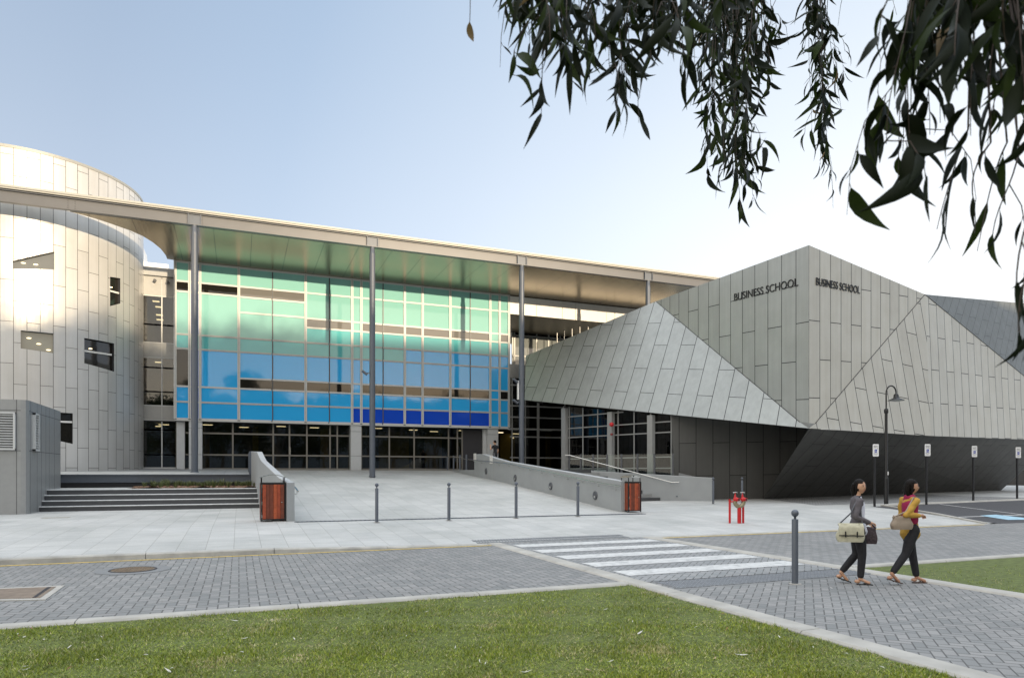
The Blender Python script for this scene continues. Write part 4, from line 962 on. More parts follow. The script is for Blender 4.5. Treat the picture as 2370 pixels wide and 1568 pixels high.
# landings
def LZ(u, v): return 1.64+(v-34.25)*.031
sheet('landing', -30, 1.0, 34.25, 44.4, m_slabd, 0, 4, 6, zf=LZ, **ST)
mb = MB(); mb.poly([(u, v, LZ(u, v)+.005) for u, v in ((-30, 34.25), (-2.2, 34.25), (-1.6, 38.5), (-30, 38.5))]); mb.build('landing', m_slab, **ST)
le = thing('landing_edge', 'dark steel channel edging the landing behind the planting bed', 'edge beam', (-5, 34.2, 1.3))
mb = MB(); mb.box((-14, 34.19, 1.30), (1.0, 34.22, 1.62)); mb.box((-14, 34.12, 1.60), (1.0, 34.25, 1.635)); mb.box((-14, 34.12, 1.29), (1.0, 34.24, 1.315)); mb.build('channel', m_steel, le)
mb = MB(); mb.box((-14, 34.3, .9), (1.0, 34.6, 1.6)); mb.build('footing', m_gap, le)
def RZ(u, v):
    P_ = [(20.3, .275), (21.4, .28), (33.7, 1.24), (39.9, 1.62), (43.2, 1.885), (50, 1.89)]
    for (a_, za), (b_, zb__) in zip(P_, P_[1:]):
        if v <= b_: return lerp(za, zb__, clamp((v-a_)/(b_-a_)))
    return P_[-1][1]
mb = MB(); us = np.linspace(.9, 12.95, 8); vs = np.linspace(20.45, 44.3, 40); grid(mb, us, vs, RZ, .006); mb.build('entrance_ramp', m_slab, **ST)
mb = MB(); mb.poly([(.95, 34, .8), (.95, 44, .8), (.95, 44, 1.9), (.95, 34, 1.63)]); mb.poly([(.99, 34, .8), (.99, 44, .8), (.99, 44, 1.9), (.99, 34, 1.63)][::-1]); mb.build('landing_kerb', m_conc, kind='structure')
sheet('landing', 12.95, 22, 33.5, 44.4, m_slabd, 1.885, 1, 1, zf=flat, **ST)
mb = MB(); mb.box((12.8, 37.95, 1.1), (13.05, 44.2, 1.89)); mb.build('landing_kerb', m_conc, kind='structure')
mb = MB(); mb.box((13.05, 33.4, .3), (21, 33.52, 1.885)); mb.build('landing_kerb', m_conc, kind='structure')

# ================================================================== RAMP WALLS
def wall_profile(name, mat_top, pts, w, side, parent, zbot):
    """pts: (u,v,ztop); w: thickness towards +side"""
    mb = MB(); n = len(pts); d = Vector((pts[-1][0]-pts[0][0], pts[-1][1]-pts[0][1], 0)).normalized(); nn = Vector((d.y, -d.x, 0))*side*w
    A = [Vector(p) for p in pts]; B = [p+nn for p in A]; g = .015
    for i in range(n-1):
        a0, a1, b0, b1 = A[i], A[i+1], B[i], B[i+1]; za = Vector((a0.x, a0.y, zbot)); zc = Vector((a1.x, a1.y, zbot))
        up0 = nn.normalized()*g; dz = Vector((0, 0, g))
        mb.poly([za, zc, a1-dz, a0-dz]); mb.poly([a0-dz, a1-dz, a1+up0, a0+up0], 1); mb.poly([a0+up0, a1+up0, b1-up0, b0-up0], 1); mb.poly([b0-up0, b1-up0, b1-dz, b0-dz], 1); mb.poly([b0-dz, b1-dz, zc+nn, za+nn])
    for i in (0, n-1):
        a, b = A[i], B[i]; q = [Vector((a.x, a.y, zbot)), a, b, Vector((b.x, b.y, zbot))]; mb.poly(q if i else q[::-1])
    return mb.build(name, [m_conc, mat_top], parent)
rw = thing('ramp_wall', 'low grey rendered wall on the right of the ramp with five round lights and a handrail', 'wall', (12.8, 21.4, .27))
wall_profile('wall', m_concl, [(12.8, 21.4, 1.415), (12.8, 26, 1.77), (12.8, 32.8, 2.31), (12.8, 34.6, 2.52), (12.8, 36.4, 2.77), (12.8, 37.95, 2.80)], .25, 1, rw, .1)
def ZR2(x, y): return ((1160+x/3.95)*K, (980+y/3.95)*K)
for x, y in ((220, 778), (507, 845), (858, 925), (1298, 1018)):
    p = gu(*ZR2(x, y), 12.8); mb = MB()
    for k in range(1):
        ring = []
        for xx, rr in ((0, .17), (-.035, .165), (-.045, .14)): ring.append([(12.8+xx, p.y+rr*cos(2*pi*q/20), p.z+rr*sin(2*pi*q/20)) for q in range(20)])
        vs = ring[0]+ring[1]+ring[2]; mb.mesh(vs, [(j*20+q, (j+1)*20+q, (j+1)*20+(q+1) % 20, j*20+(q+1) % 20) for j in (0, 1) for q in range(20)], 0, True); mb.poly(ring[2][::-1])
    wl = mb.build('wall_light', m_thin, rw); mb = MB(); mb.box((12.75, p.y-.05, p.z-.09), (12.758, p.y+.05, p.z-.01)); mb.build('lens', m_stain, wl)
def railpts(P): return [gu(*ZR2(x, y), 12.72) for x, y in P]
rp = railpts([(0, 655), (90, 668), (250, 683), (440, 705), (650, 752), (880, 795), (1180, 862), (1400, 905), (1545, 928)])
mb = MB(); mb.tube(rp, .024, 10); hr = mb.build('handrail', m_stain, rw)
for x, y in ((170, 690), (255, 700), (345, 712), (440, 718), (540, 735), (650, 760), (765, 785), (888, 815), (1020, 845), (1165, 873), (1322, 910), (1492, 945)):
    p = gu(*ZR2(x, y-8), 12.74); mb = MB(); mb.tube([(12.8, p.y, p.z-.09), (12.72, p.y, p.z-.09), (12.72, p.y, p.z)], .012, 6); mb.build('rail_bracket', m_stain, hr)
mb = MB()
for (x, y) in ((108, 640), (268, 664)):
    p = gu(*ZR2(x, y), 12.795); o = MB(); o.box((12.788, p.y-.22, p.z-.22), (12.797, p.y+.22, p.z+.22)); nt_ = o.build('notice', m_wht, rw)
    q = MB()
    for k in range(5): q.box((12.784, p.y-.16, p.z-.16+k*.08), (12.787, p.y+.15, p.z-.145+k*.08))
    q.build('notice_text', m_box, nt_)
mb = MB(); p = gu(*ZR2(277, 800), 12.795); mb.box((12.794, p.y-.012, 1.0), (12.81, p.y+.012, p.z+.45)); mb.build('wall_joint', m_concl, rw)
lw = thing('ramp_wall', 'low grey rendered wall on the left of the ramp beside the steps, stepping up to the landing', 'wall', (1.3, 21, .27))
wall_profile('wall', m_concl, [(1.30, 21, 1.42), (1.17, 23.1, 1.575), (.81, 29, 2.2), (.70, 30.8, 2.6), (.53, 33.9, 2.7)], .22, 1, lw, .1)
mb = MB(); mb.tube([(1.62, 21.0, 1.16), (1.62, 22, 1.24), (1.25, 29, 1.86), (1.1, 33, 2.2)], .024, 10); hr = mb.build('handrail', m_stain, lw)
for v in (21.25, 23.5, 26, 28.5, 31): z = 1.16+(v-21)*.083; mb = MB(); u_ = 1.62-(v-21)*.05; mb.tube([(u_-.13, v, z-.1), (u_, v, z-.1), (u_, v, z)], .012, 6); mb.build('rail_bracket', m_stain, hr)
# dark posts + glass at the far end of the left wall
bl_ = thing('glass_balustrade', 'short dark posted glass balustrade at the top of the left ramp wall', 'balustrade', (.4, 34, 1.64))
for v in (34.3, 34.75, 36.4, 38.2): mb = MB(); mb.box((.45, v-.06, 1.6), (.62, v+.06, 2.72)); mb.build('post', m_steel, bl_)
mb = MB(); mb.box((.52, 34.8, 1.72), (.535, 38.2, 2.66)); mb.build('glass_panel', m_gclear, bl_)
rb = thing('railing', 'dark four post railing with a steel handrail at the top right of the ramp', 'railing', (12.9, 40, 1.89))
for x in (1119, 1134, 1150, 1166):
    p = gu(x*K, 1060, 12.9); mb = MB(); mb.tube([(12.9, p.y, 1.85), (12.9, p.y, 2.83)], .055, 12); mb.build('post', m_steel, rb)
pa = gu(1115*K, 1140*K, 12.72); mb = MB(); mb.tube([pa, railpts([(0, 655)])[0]], .024, 10); mb.build('handrail', m_stain, rb)
mb = MB(); mb.tube([(12.9, 38.02, 1.85), (12.9, 38.02, 2.8)], .05, 10); mb.build('post', m_thin, rb)
# right stair wall with its balustrade
N0 = Vector((21.55, 27.45, 0)); N1 = Vector((16.3, 33.2, 0)); dN = (N1-N0).normalized()
sw = thing('stair_wall', 'low grey rendered wall beside the stair, carrying a glass balustrade', 'wall', (21.5, 27.4, .28))
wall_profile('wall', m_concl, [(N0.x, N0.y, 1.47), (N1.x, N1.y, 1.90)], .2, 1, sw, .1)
nN = Vector((-dN.y, dN.x, 0)); nN = nN if nN.dot(-N0) > 0 else -nN
def onN(x, y, off=.0): return gpl(x, y, N0+nN*off, nN)
P_ = [onN(*ZR2(1000, 620), .12), onN(*ZR2(1045, 622), .12), onN(*ZR2(2050, 888), .12), onN(*ZR2(2125, 888), .12)]
mb = MB(); mb.tube(P_, .024, 10); hr = mb.build('handrail', m_stain, sw)
for x, y in ((1390, 722), (1860, 850), (2040, 902), (1640, 785), (1210, 672)):
    p = onN(*ZR2(x, y), .12); mb = MB(); mb.tube([p-nN*.1, p, p+Vector((0, 0, .1))], .012, 6); mb.build('rail_bracket', m_stain, hr)
gbal = thing('glass_balustrade', 'long dark posted glass balustrade above the grey stair wall', 'balustrade', (19, 30, 1.6))
ps = []
for x, yt, yb in ((1040, 618, 785), (1153, 612, 795), (1275, 612, 797), (1413, 612, 800), (1555, 610, 800), (1713, 608, 800), (1880, 606, 825), (2062, 603, 840)):
    p = onN(*ZR2(x, yt), -.1); q = onN(*ZR2(x, yb), -.1); ps.append((p, q)); mb = MB(); mb.bar(q-Vector((0, 0, .15)), p, .09, .06, up=tuple(nN)); mb.build('post', m_thin, gbal)
for (p, q), (p2, q2) in zip(ps, ps[1:]):
    mb = MB(); mb.mesh([q+Vector((0, 0, .08)), q2+Vector((0, 0, .08)), p2-Vector((0, 0, .02)), p-Vector((0, 0, .02))]+[x-nN*.012 for x in (q+Vector((0, 0, .08)), q2+Vector((0, 0, .08)), p2-Vector((0, 0, .02)), p-Vector((0, 0, .02)))], [(0, 1, 2, 3), (7, 6, 5, 4), (0, 4, 5, 1), (1, 5, 6, 2), (2, 6, 7, 3), (3, 7, 4, 0)]); mb.build('glass_panel', m_gclear, gbal)
mb = MB(); mb.poly([N0-nN*.22+Vector((0, 0, 1.3)), N1-nN*.22+Vector((0, 0, 1.75)), Vector((17.6, 40, 1.86)), Vector((20.9, 30.2, 1.86))]); mb.build('landing', m_slabd, kind='structure')
sr = thing('stair', 'grey stair rising behind the right hand litter bin', 'stair', (16, 28, .28))
for k in range(9):
    pf = onN(1529, 1150); va = pf.y+.34*k; z = .28+.178*(k+1); mb = MB(); uw = lambda v: 21.55-(v-27.45)*.913-.02
    mb.prism([Vector((13.1, va, z-.3)), Vector((uw(va), va, z-.3)), Vector((uw(va+.36), va+.36, z-.3)), Vector((13.1, va+.36, z-.3))], (0, 0, .3)); mb.build('step', m_riser if k % 2 == 0 else m_box, sr)
# handrail against the dark wall
dr_ = thing('handrail', 'thin sloping handrail on posts in front of the dark panelled wall', 'handrail', (23, 28.6, .35))
def ZH(x, y): return ((1640+x/7.406)*K, (1160+y/7.406)*K)
def onD(x, y): return gpl(x, y, Vector((20.95, 28.9, 0)), Vector((.35, -1, 0)).normalized())
P_ = [onD(*ZH(380, 592)), onD(*ZH(620, 545)), onD(*ZH(1030, 465)), onD(*ZH(1460, 372)), onD(*ZH(1800, 308)), onD(*ZH(1880, 310))]
mb = MB(); mb.tube(P_, .03, 8); mb.build('rail', m_steel, dr_)
for x, yt, yb in ((603, 548, 680), (870, 497, 675), (1158, 440, 668), (1462, 372, 664), (1790, 312, 664)):
    mb = MB(); mb.tube([onD(*ZH(x, yb))-Vector((0, 0, .15)), onD(*ZH(x, yt))], .03, 8); mb.build('post', m_stain, dr_)

# ================================================================== STREET FURNITURE
def bollard(loc, label):
    r = thing('bollard', label, 'bollard', loc, 'slate grey bollards with ball tops')
    mb = MB(); mb.lathe([(.048, -.05), (.048, .985), (.046, .992), (.0, .992)], loc, 20); mb.build('post', m_steel, r)
    mb = MB(); mb.lathe([(.018, .98), (.018, 1.03), (.034, 1.036)], loc, 14); mb.ball(Vector(loc)+Vector((0, 0, 1.085)), .056, 18); mb.build('ball_top', m_steel, r)
    mb = MB(); mb.lathe([(.095, .003), (.095, .008), (.0, .008)], loc, 20); mb.build('base_plate', m_concp, r); return r
p = gz_(1840, 1350, 0); b0 = bollard((p.x, p.y, 0), 'tall slate bollard nearest the camera on the block path beside the two walking women')
for x, y, lb in ((872, 1208, 'slate bollard on the forecourt just right of the left wooden litter bin'), (1039, 1203, 'slate bollard on the forecourt between the round column and the zebra crossing'),
                 (1194.5, 1198, 'slate bollard on the forecourt in front of the sloping ramp wall'), (1337.5, 1194, 'slate bollard nearest the right wooden litter bin'),
                 (1650.5, 1161.5, 'distant slate bollard left of the red hydrant, before the dark wall'), (1717.5, 1161, 'distant slate bollard directly behind the red hydrant')):
    q = gg(x, y); 
    if x > 1600: t_ = 30.8 if x < 1700 else 32.0; r = ray(x, y); q = O3+r*t_; q.z = .37
    copy_thing(b0, q, lb)
def bin_(loc, w, h, rz, label):
    r = thing('litter_bin', label, 'litter bin', loc, 'wood clad litter bins'); f = MB(); X, Y, Z = loc; t = .035
    for sx in (-1, 1):
        for sy in (-1, 1): f.box((X+sx*w/2-t*(sx > 0)*1, Y+sy*w/2-t*(sy > 0), Z+.02), (X+sx*w/2+t*(sx < 0), Y+sy*w/2+t*(sy < 0), Z+h))
    for z in (.05, h-t):
        for sy in (-1, 1): f.box((X-w/2, Y+sy*w/2-t*(sy > 0)+(.002 if sy < 0 else -.002), Z+z), (X+w/2, Y+sy*w/2+t*(sy < 0), Z+z+t))
        for sx in (-1, 1): f.box((X+sx*w/2-t*(sx > 0), Y-w/2+.002, Z+z), (X+sx*w/2+t*(sx < 0), Y+w/2-.002, Z+z+t+.001))
    f.build('frame', m_blk, r)
    wm = [M('bin_wood_%s' % c_, col, .45, 0, .25, 9) for c_, col in (('red', (0.30, 0.055, 0.02)), ('dark', (0.15, 0.035, 0.016)), ('warm', (0.36, 0.075, 0.025)))]
    n = 6; s = (w-2*t-.03)/n; d = MB(); sd = MB()
    for i in range(n):
        x = X-w/2+t+.02+i*s; d.box((x+.003, Y-w/2+.004, Z+.085), (x+s-.003, Y-w/2+.028, Z+h-t-.01), (0, 1, 1, 2, 0, 1)[i], bev=.003)
    dd = d.build('door', wm, r); q = MB(); q.ball((X+w/2-.11, Y-w/2-.002, Z+h*.5), .016, 10); q.build('lock', m_stain, dd)
    q = MB()
    for z in (.12, .5, h-.13): q.box((X-w/2+t-.005, Y-w/2-.006, Z+z*1), (X-w/2+t+.014, Y-w/2+.004, Z+z+.08))
    q.build('hinge', m_stain, dd)
    for sx in (-1, 1):
        for i in range(n):
            y = Y-w/2+t+.02+i*s; sd.box((X+sx*(w/2-.005), y+.003, Z+.085), (X+sx*(w/2-.03), y+s-.003, Z+h-t-.01), i % 3)
    for i in range(n):
        x = X-w/2+t+.02+i*s; sd.box((x+.003, Y+w/2-.005, Z+.085), (x+s-.003, Y+w/2-.03, Z+h-t-.01), i % 3)
    sd.build('side_slats', wm, r)
    q = MB()
    for sx in (-1, 1):
        for sy in (-1, 1): q.box((X+sx*(w/2-.035)-.012, Y+sy*(w/2-.035)-.012, Z+h), (X+sx*(w/2-.035)+.012, Y+sy*(w/2-.035)+.012, Z+h+.155))
    q.build('lid_post', m_blk, r)
    q = MB(); n = 12; vs = []
    for k in range(n+1):
        a = k/n; x = X-w/2-.01+(w+.02)*a; z = Z+h+.15+.085*sin(pi*a); vs += [(x, Y-w/2-.01, z), (x, Y+w/2+.01, z), (x, Y-w/2-.01, z+.014), (x, Y+w/2+.01, z+.014)]
    fs = []
    for k in range(n): a, b = k*4, k*4+4; fs += [(a, a+1, b+1, b), (a+2, b+2, b+3, a+3), (a, b, b+2, a+2), (a+1, a+3, b+3, b+1)]
    fs += [(0, 2, 3, 1), (n*4, n*4+1, n*4+3, n*4+2)]
    q.mesh(vs, fs, 0, False); q.build('arched_lid', m_stain, r)
    q = MB(); q.box((X-w/2+.01, Y-w/2+.01, Z+h-.002), (X+w/2-.01, Y+w/2-.01, Z+h+.012)); q.box((X-w/2+.06, Y-w/2+.06, Z+h-.3), (X+w/2-.06, Y+w/2-.06, Z+h-.003)); q.build('bin_rim', m_blk, r); return r
p = gg(637, 1206.5); bin_((.93, p.y+.36, p.z), .70, 1.13, 0, 'wooden litter bin with an arched lid at the foot of the left ramp wall')
p = gg(1469, 1185.5); bin_((p.x+.02, p.y+.30, p.z), .55, 1.10, 0, 'wooden litter bin with an arched lid at the foot of the right ramp wall')
# fire hydrant booster
hp = gg(1711, 1210.5); X, Y, Z = hp; hy = thing('fire_hydrant', 'red double headed fire hydrant with brass body and two guard posts', 'fire hydrant', (X, Y, Z)); cr = Vector((CS, -SN, 0))
def hpnt(dx, z, dy=0): return Vector((X, Y, Z+z))+cr*dx+Vector((SN, CS, 0))*dy
mb = MB(); mb.tube([hpnt(0, -.05), hpnt(0, .52)], .06, 18); mb.build('standpipe', m_red, hy)
for dx, h_ in ((-.30, .76), (.15, .72)): mb = MB(); mb.tube([hpnt(dx, -.05, .08 if dx > 0 else .0), hpnt(dx, h_, .08 if dx > 0 else 0)], .035, 14); mb.build('guard_post', m_red, hy)
mb = MB(); mb.tube([hpnt(-.30, .68), hpnt(-.08, .68)], .022, 10); mb.build('guard_bar', m_red, hy)
mb = MB(); mb.tube([hpnt(-.14, .70), hpnt(-.13, .62), hpnt(-.07, .55), hpnt(0, .52)], [.06, .065, .07, .065], 14); mb.tube([hpnt(.14, .70), hpnt(.13, .62), hpnt(.07, .55), hpnt(0, .52)], [.06, .065, .07, .065], 14); mb.build('brass_body', m_brass, hy)
for dx in (-.11, .12):
    mb = MB(); mb.ball(hpnt(dx, .75), (.085, .085, .08), 14); mb.tube([hpnt(dx, .76), hpnt(dx+.06, .75, -.12)], .05, 14); mb.lathe([(.035, .80-.0), (.03, .88), (.012, .93), (.012, .98)], hpnt(dx-.02, 0), 12)
    v_ = mb.build('valve', m_red, hy); mb = MB(); mb.tube([hpnt(dx+.06, .75, -.121), hpnt(dx+.062, .75, -.125)], .032, 14); mb.build('outlet', m_gap, v_)
    mb = MB(); pts = [hpnt(dx-.02+.07*cos(a_), .97+.008*sin(3*a_), .07*sin(a_)) for a_ in [2*pi*k/12 for k in range(13)]]; mb.tube(pts, .009, 6); mb.tube([hpnt(dx-.09, .97), hpnt(dx+.05, .97)], .008, 6); mb.build('hand_wheel', m_stain, v_)
# lamp post
t_ = 28.9; r_l = ray(2051, 1165); lp = O3+r_l*t_; lp.z = G(lp.x, lp.y); X, Y, Z = lp
la = thing('street_lamp', 'black swan necked street lamp before the angular building', 'street lamp', (X, Y, Z)); arm = Vector((CS, -SN, 0))
mb = MB(); mb.tube([(X, Y, Z-.1), (X, Y, Z+1.1)], .085, 16); mb.tube([(X, Y, Z+1.1), (X, Y, Z+1.18), (X, Y, Z+3.9)], [.085, .062, .058], 16); mb.lathe([(.058, 3.85), (.085, 3.88), (.085, 4.02), (.05, 4.06)], (X, Y, Z), 16); mb.build('pole', m_blk, la)
hh = 4.72; pts = [Vector((X, Y, Z+4.0)), Vector((X, Y, Z+hh))]+[Vector((X, Y, Z+hh))+arm*(.21-.21*cos(a_))+Vector((0, 0, .24*sin(a_)*1.25)) for a_ in [pi*k/12 for k in range(1, 13)]]+[Vector((X, Y, Z+hh-.12))+arm*.42]
mb = MB(); mb.tube(pts, .03, 12); mb.build('swan_neck', m_blk, la)
c_ = Vector((X, Y, Z+hh))+arm*.42; mb = MB(); mb.lathe([(.0, -.03), (.06, -.04), (.10, -.09), (.105, -.20), (.13, -.22)], c_, 18); mb.lathe([(.12, -.215), (.31, -.31), (.32, -.325), (.31, -.32), (.1, -.24)], c_, 28); lh = mb.build('lamp_shade', m_blk, la)
mb = MB(); mb.lathe([(.285, -.318), (.16, -.35), (.0, -.375)], c_, 20); mb.build('lamp_lens', m_alu, lh)
mb = MB(); mb.box((X-.03, Y-.095, Z+1.25), (X+.03, Y-.088, Z+1.4)); mb.build('sticker', m_wht, la)
# parking signs
m_sblue = M('sign_blue', (0.01, 0.04, 0.36), .5); m_sign = M('sign_white', (0.82, 0.82, 0.82), .45, 0, .01)
def wheelchair(o, rt, up_, s, nrm):
    mb = MB()
    def P(x, y): return o+rt*(x*s)+up_*(y*s)+nrm*.002
    mb.ball(P(-.12, .36), .07*s, 8)
    def ln(a, b, w=.08): mb.bar(P(*a), P(*b), w*s, .002, up=tuple(nrm))
    ln((-.12, .26), (-.09, -.02)); ln((-.09, .0), (.16, -.02)); ln((.14, 0), (.24, -.26)); ln((.22, -.26), (.33, -.22)); ln((-.10, .14), (.10, .14), .06)
    pr = [P(-.05+.24*cos(a_), -.14+.24*sin(a_)) for a_ in [radians(130+k*22) for k in range(11)]]
    for a_, b_2 in zip(pr, pr[1:]): mb.bar(a_, b_2, .06*s, .002, up=tuple(nrm))
    return mb
def psign(px, py, top_, label):
    hgt = 2.5; t = hgt*FOC/(py-top_); p = O3+ray(px, py)*t; z = G(p.x, p.y); X, Y, Z = p.x, p.y, z; zt = EYE+(HZ-top_)/FOC*t
    r = thing('parking_sign', label, 'parking sign', (X, Y, Z), 'white disabled parking signs on black posts'); yaw = atan2(-SN, CS); rt = Vector((CS, -SN, 0)); nr = Vector((-SN, -CS, 0)); mb = MB()
    mb.box((X-.032, Y-.032, Z-.1), (X+.032, Y+.032, zt-.02)); mb.build('post', m_blk, r)
    w, h = .24, .50; c_ = Vector((X, Y, zt-h/2))+nr*.042+rt*.03; mb = MB(); cc_ = .03
    prf = []
    for sx, sy, a0 in ((1, -1, -90), (1, 1, 0), (-1, 1, 90), (-1, -1, 180)):
        for k in range(4): a_ = radians(a0+30*k); prf.append(c_+rt*(sx*(w/2-cc_)+cc_*cos(a_))+zup*(sy*(h/2-cc_)+cc_*sin(a_)))
    mb.prism(prf, nr*-.006); pl_ = mb.build('sign_plate', m_sign, r)
    f0 = c_+nr*.002; mb = MB(); q = [f0+rt*x+zup*y for x, y in ((-.05, -.105), (.05, -.105), (.05, .03), (-.05, .03))]; mb.poly(q); mb.build('blue_square', m_sblue, pl_)
    wheelchair(f0+zup*-.037, rt, zup, .12, nr).build('wheelchair_symbol', m_sign, pl_)
    for tx, y, wd, hh_ in (('DISABLED', .155, .17, .03), ('PARKING', .105, .14, .03), ('AT ALL TIMES', .055, .19, .018), ('PERMIT HOLDERS', -.15, .17, .02), ('ONLY', -.195, .1, .024)):
        lettering(tx, f0-rt*wd/2+zup*y+nr*.001, rt, zup, wd, hh_, .001, m_gap, pl_, 'sign_text')
    return r
for px, py, tp_, lb in ((2024, 1169.5, 1027, 'white disabled parking sign on a black post just left of the street lamp'), (2144, 1165, 1027, 'white disabled parking sign on a black post, first one right of the street lamp'),
                        (2252.5, 1160, 1031, 'white disabled parking sign on a black post, second one right of the street lamp'), (2354, 1158.5, 1034, 'white disabled parking sign on a black post nearest the right edge')):
    psign(px, py, tp_, lb)
# things far away on the right, and behind the link
lwf = thing('garden_wall', 'low dark garden wall far off at the right edge', 'wall', (58, 42, .6)); a0 = O3+ray(2318, 1125)*60; a1 = O3+ray(2480, 1128)*56
mb = MB(); mb.bar((a0.x, a0.y, .5), (a1.x, a1.y, .5), .5, 3.0); mb.build('wall', M('dark_brick', (.09, .085, .08), .8), lwf); mb = MB(); mb.bar((a0.x, a0.y, 2.02), (a1.x, a1.y, 2.02), .6, .12); mb.build('coping', m_concp, lwf)
fbx = thing('rooftop_block', 'pale panelled block on a far roof seen between the tower and the glass building', 'building', (-10, 75, 0))
p0 = O3+ray(315, 585)*78; p1 = O3+ray(387, 602)*78; mb = MB(); mb.box((p0.x, p0.y, 3), (p1.x, p0.y+6, EYE+(HZ-604)/FOC*78)); mb.build('wall', m_wht, fbx)
p2 = O3+ray(355, 560)*80; mb = MB(); zt_ = EYE+(HZ-572)/FOC*80; mb.prism([(p2.x-7, p2.y, 10), (p2.x, p2.y, 10), (p2.x-1.1, p2.y, zt_), (p2.x-7, p2.y, zt_+6)], (0, 4, 0)); mb.build('stair_screen', m_wht, fbx)

# ================================================================== PEOPLE
def skinmesh(nodes, edges, sub=2, root=0, post=None):
    me = bpy.data.meshes.new('s'); me.from_pydata([n[0] for n in nodes], edges, []); o = bpy.data.objects.new('s', me); COL.objects.link(o)
    md = o.modifiers.new('skin', 'SKIN'); md.use_smooth_shade = True; md.branch_smoothing = 0.6
    for i, n in enumerate(nodes):
        r = n[1]; me.skin_vertices[0].data[i].radius = (r, r) if not isinstance(r, tuple) else r
        me.skin_vertices[0].data[i].use_root = (i == root)
    sb = o.modifiers.new('sub', 'SUBSURF'); sb.levels = sub; sb.render_levels = sub
    bpy.context.view_layer.update(); m2 = bpy.data.meshes.new_from_object(o.evaluated_get(bpy.context.evaluated_depsgraph_get()))
    bpy.data.objects.remove(o); vs = [v.co.copy() for v in m2.vertices]; fs = [tuple(p.vertices) for p in m2.polygons]
    if post: vs = [post(v) for v in vs]
    return vs, fs
def chain(mb, pts, rad, n=14):
    mb.tube(pts, rad, n)
    for p, r in zip(pts, rad): mb.ball(p, r*.995, 12)
def merge(mb, vox=.011, it=8, post=None, shr=0):
    vs = [post(Vector(v)) if post else Vector(v) for v in mb.v]
    me = bpy.data.meshes.new('s'); me.from_pydata([tuple(v) for v in vs], [], mb.f); o = bpy.data.objects.new('s', me); COL.objects.link(o)
    m1 = o.modifiers.new('r', 'REMESH'); m1.mode = 'VOXEL'; m1.voxel_size = vox; m2 = o.modifiers.new('s', 'SMOOTH'); m2.iterations = it; m2.factor = .5
    bpy.context.view_layer.update(); q = bpy.data.meshes.new_from_object(o.evaluated_get(bpy.context.evaluated_depsgraph_get())); bpy.data.objects.remove(o)
    return [v.co.copy() for v in q.vertices], [tuple(p.vertices) for p in q.polygons]
def squash(v):
    k = clamp((v.z-.80)/.08)*clamp((1.36-v.z)/.06)*clamp((.17-abs(v.y))/.05); return Vector((v.x*(1-.30*k), v.y, v.z))
